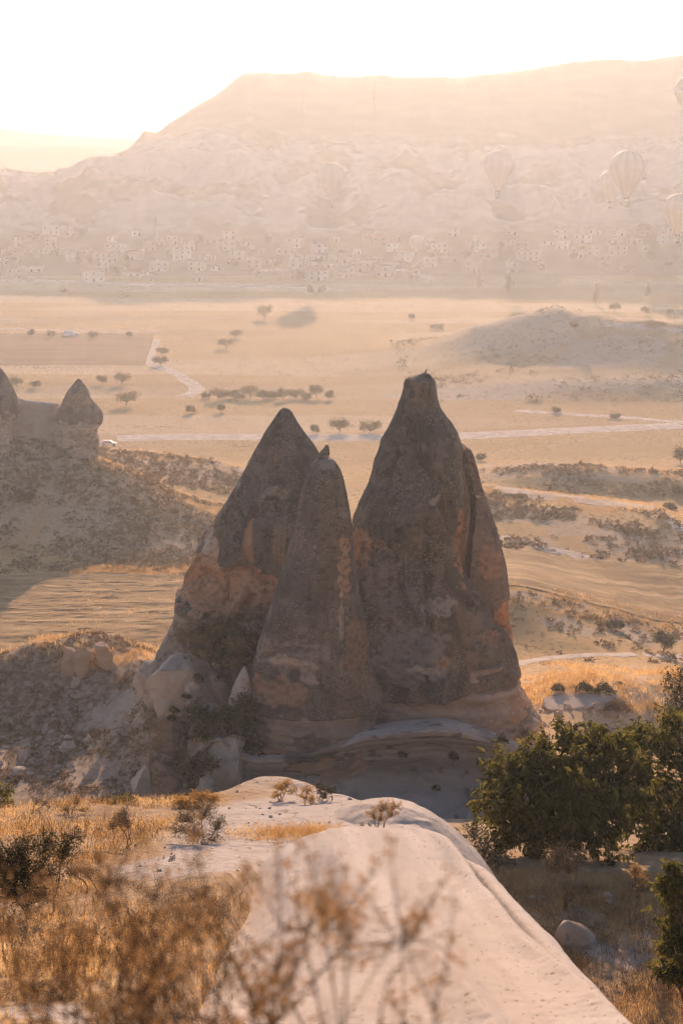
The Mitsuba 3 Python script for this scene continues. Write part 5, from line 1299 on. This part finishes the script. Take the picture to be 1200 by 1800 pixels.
ROWS = [('lowest row', 491, [(30, 34), (165, 34), (232, 42), (262, 24), (350, 26), (505, 26), (560, 40), (610, 36), (675, 40), (722, 20)]),
        ('second row', 474, [(14, 20), (60, 36), (180, 30), (215, 24), (275, 34), (345, 30), (378, 22), (440, 26), (520, 32), (575, 54), (640, 36), (685, 42), (755, 26), (830, 30), (905, 26)]),
        ('third row', 458, [(22, 28), (70, 22), (130, 24), (182, 38), (232, 30), (322, 30), (360, 30), (420, 28), (470, 36), (540, 44), (600, 40), (655, 24), (715, 30), (790, 30), (860, 32), (935, 36), (1010, 30), (1065, 30)]),
        ('fourth row', 443, [(8, 24), (50, 20), (100, 30), (150, 22), (205, 34), (262, 26), (330, 22), (395, 30), (455, 26), (505, 36), (560, 34), (618, 26), (690, 26), (770, 28), (850, 26), (920, 30), (985, 26), (1040, 34), (1085, 30), (1130, 24)]),
        ('fifth row', 430, [(30, 22), (88, 28), (196, 24), (278, 28), (300, 20), (370, 22), (430, 24), (518, 32), (585, 22), (660, 24), (745, 22), (835, 22), (900, 22), (960, 26), (1030, 30), (1075, 24), (1115, 26), (1165, 22)]),
        ('topmost row', 416, [(90, 32), (128, 20), (240, 20), (400, 20), (530, 22), (640, 20), (800, 22), (900, 20), (985, 24), (1050, 26), (1090, 24), (1130, 26), (1180, 26)])]
ORD = 'first second third fourth fifth sixth seventh eighth ninth tenth eleventh twelfth thirteenth fourteenth fifteenth sixteenth seventeenth eighteenth nineteenth twentieth'.split()
rng = np.random.default_rng(77)
WNAME = ['cream', 'tan', 'white', 'brown']
for rn, py, hs in ROWS:
    for k, (px, wpx) in enumerate(hs):
        wl = 2 if (px, py) == (232, 491) else int(rng.choice([0, 0, 1, 2, 2, 3]))
        st = 1 if (px, py) == (232, 491) or wpx > 40 and py > 480 else int(rng.choice([1, 2, 2])) if wpx > 24 else int(rng.choice([1, 1, 2]))
        pitch = bool(rng.uniform() < 0.3)
        house(px + rng.uniform(-6, 6), py + rng.uniform(-5, 5), wpx * rng.uniform(0.75, 1.15), st, wl, pitch, rng.uniform(-0.35, 0.35), f'hazy {WNAME[wl]} {"hip" if pitch else "flat"}-roofed house, {ORD[k]} from the left in the village\'s {rn}', rng)
# trees between the houses
VT = [(138, 470, 8, 34), (157, 468, 6, 26), (222, 462, 7, 20), (20, 450, 9, 22), (100, 452, 10, 14), (205, 484, 12, 20), (250, 485, 8, 14), (300, 455, 10, 18), (410, 470, 10, 16), (450, 486, 12, 18), (490, 470, 9, 16), (530, 490, 12, 16), (600, 452, 8, 14), (730, 480, 14, 16), (760, 452, 10, 16), (820, 452, 10, 14), (880, 440, 8, 18), (1010, 455, 16, 12),
      (1060, 470, 12, 12), (950, 475, 10, 14), (1140, 455, 12, 16), (1180, 470, 14, 16), (60, 422, 12, 14), (140, 416, 14, 16), (350, 425, 10, 12), (470, 425, 9, 12), (700, 430, 10, 14), (1100, 480, 12, 14)]
for i, (px, py, rw, hh) in enumerate(VT):
    g = ground_hit(px, py, 500, 1300); s = (g[1] * CP - g[2] * SP) / FPX; w, h = rw * s, hh * s
    q = np.random.default_rng(900 + i)
    lob = [(g + [q.uniform(-.4, .4) * w, q.uniform(-.4, .4) * w, h * (0.35 + 0.12 * k)], (w * 0.6, w * 0.6, h * 0.25)) for k in range(4)]
    near = min((abs(px - a) + 3 * abs(py - r), rn, ORD[k], a) for rn, r, hs in ROWS for k, (a, _) in enumerate(hs))
    tl = f'{"slim" if hh > 1.9 * rw else "low" if hh < 1.45 * rw else "round"} hazy tree just {"left" if px < near[3] else "right"} of the {near[2]} house of the village\'s {near[1]}'
    if any(v.get('label') == tl for v in labels.values()):
        tl = 'second ' + tl
    plant('village_tree', g, lob, 16, 7, 'mat_far_leaf', 'mat_bark', 1.1, 0.7, tl, 'tree', group='trees between the village houses', seed=950 + i, r_trunk=0.2, twig_r=0, shell=0.3, leaf_spread=0.25)
# minaret
g = ground_hit(275, 424, 500, 1300); key = num('minaret'); tag(key, 'slim pale minaret above the village on the left', 'minaret')
s = (g[1] * CP - g[2] * SP) / FPX
bsdf('mat_stone', (0.62, 0.55, 0.48), 0.9)
def lathe(pr, n=20):
    a = np.linspace(0, 2 * np.pi, n + 1); pr = np.array(pr)
    return quad_grid(np.stack([pr[:, :1] * np.cos(a) + g[0], pr[:, :1] * np.sin(a) + g[1], np.repeat(pr[:, 1:], n + 1, 1) + g[2]], -1))
put(f'{key}__shaft', lathe([(1.5, -1), (1.5, 3), (1.0, 4), (0.9, 11)]), 'mat_stone', True)
put(f'{key}__balcony', lathe([(0.9, 11), (1.5, 11.6), (1.5, 12.5), (0.8, 12.5)]), 'mat_stone')
put(f'{key}__spire', lathe([(0.8, 12.5), (0.8, 14.2), (0.95, 14.2), (0.05, 17.6), (0.0, 18)]), 'mat_house_roof')

# white dome tent on the plain
g = ground_hit(122, 590); s = (g[1] * CP - g[2] * SP) / FPX; key = num('dome_tent'); tag(key, 'white dome tent beside a farm lane on the plain', 'tent')
bsdf('mat_tent', (0.82, 0.82, 0.82), 0.6)
R_ = 13 * s; a, b = np.meshgrid(np.linspace(0, np.pi, 25), np.linspace(0, np.pi, 25), indexing='ij')
V = np.stack([R_ * np.cos(a), R_ * 0.9 * np.sin(a) * np.cos(b), R_ * 0.72 * np.sin(a) * np.sin(b) * (1 + 0.02 * np.cos(b * 12))], -1) + g
put(f'{key}__canopy', quad_grid(V), 'mat_tent', True)
put(f'{key}__entrance', (rot(box(R_ * 0.8, R_ * 1.25, -1.0, 1.0, 0.0, R_ * 0.42)[0], 0, g), box(0, 1, 0, 1, 0, 1)[1]), 'mat_tent')

# the parked white car at the left end of the road
g = ground_hit(191, 784); key = num('parked_car'); tag(key, 'small white car parked where the gravel road meets the left hill', 'car')
bsdf('mat_car_paint', (0.80, 0.80, 0.80), 0.3, spec=0.5); bsdf('mat_tyre', (0.03, 0.03, 0.03), 0.8); bsdf('mat_lamp', (0.75, 0.55, 0.4), 0.2)
def extr(poly, y0, y1):
    from shapely.geometry import Polygon
    m = trimesh.creation.extrude_polygon(Polygon(poly), y1 - y0, engine='earcut')
    v = np.array(m.vertices); return np.stack([v[:, 0], v[:, 2] + y0, v[:, 1]], 1), np.array(m.faces)[:, ::-1]
CARR = 0.12
def carpart(nm, mesh, mat):
    put(f'{key}__{nm}', (rot(mesh[0], CARR, g + [0, 0, 0.02]), mesh[1]), mat)
carpart('body', join([extr([(-2.1, .32), (2.05, .32), (2.15, .55), (2.1, .82), (1.2, .98), (0.55, 1.46), (-1.2, 1.5), (-1.95, 1.05), (-2.15, .95)], -.86, .86)]), 'mat_car_paint')
for i, poly in enumerate([[(1.0, 1.0), (0.5, 1.38), (-0.05, 1.4), (-0.05, 1.0)], [(-0.15, 1.0), (-0.15, 1.4), (-1.1, 1.42), (-1.6, 1.05)]]):
    carpart('window' if i == 0 else f'window_{i:03d}', extr(poly, -.875, .875), 'mat_window')
for i, (x, y) in enumerate([(-1.3, -.72), (1.35, -.72), (-1.3, .72), (1.35, .72)]):
    m = trimesh.creation.cylinder(0.33, 0.3, sections=20); v = np.array(m.vertices); v = np.stack([v[:, 0] + x, v[:, 2] + y * 1.06, v[:, 1] + 0.33], 1)
    carpart('wheel' if i == 0 else f'wheel_{i:03d}', (v, np.array(m.faces)), 'mat_tyre')
carpart('headlight', box(2.03, 2.16, -.75, -.4, .62, .76), 'mat_lamp'); carpart('headlight_001', box(2.03, 2.16, .4, .75, .62, .76), 'mat_lamp')

# bird on the tip of the great tower
c = at(748, 657.5, YB); tag('bird', 'small dark bird perched on the tip of the tallest tower', 'bird')
def sph(c, r, s):
    m = trimesh.creation.icosphere(2, 1.0); v = np.array(m.vertices) * r; ca, sa = math.cos(s), math.sin(s)
    return np.stack([v[:, 0] * ca - v[:, 2] * sa, v[:, 1], v[:, 0] * sa + v[:, 2] * ca], 1) + c, np.array(m.faces)
import manifold3d as m3
def hull(*bs):
    return m3.Manifold.batch_hull([m3.Manifold.sphere(r, 16).translate(list(map(float, p))) for p, r in bs])
bd = hull(((0, 0, 0.10), .055), ((0.02, 0, 0.18), .065), ((0.035, 0, 0.25), .04)) + hull(((0.04, 0, 0.27), .038), ((0.055, 0, 0.295), .034)) + hull(((0.06, 0, 0.295), .014), ((0.105, 0, 0.288), .004)) + hull(((-0.02, 0, 0.09), .03), ((-0.09, 0, -0.06), .012))
bd = bd + hull(((0.01, -.02, 0.06), .008), ((0.01, -.02, -0.06), .007)) + hull(((0.01, .02, 0.06), .008), ((0.01, .02, -0.06), .007))
bm = bd.refine_to_length(0.02).to_mesh()
bsdf('mat_bird', (0.05, 0.042, 0.038), 0.7)
put('bird', (bm.vert_properties[:, :3] + c + [0, 0, 0.04], bm.tri_verts), 'mat_bird', 40)
tag('bird', 'small dark bird perched on the tip of the tallest tower', 'bird')

# ---------------------------------------------------------------- the air
scene['haze'] = {'type': 'cube', 'to_world': T().translate([0, 1420, 15]).scale([2100, 1620, 100]), 'bsdf': {'type': 'null'}, 'interior': {'type': 'ref', 'id': 'air'}}
labels['haze'] = {'label': 'warm morning haze filling the valley', 'category': 'haze', 'kind': 'stuff'}
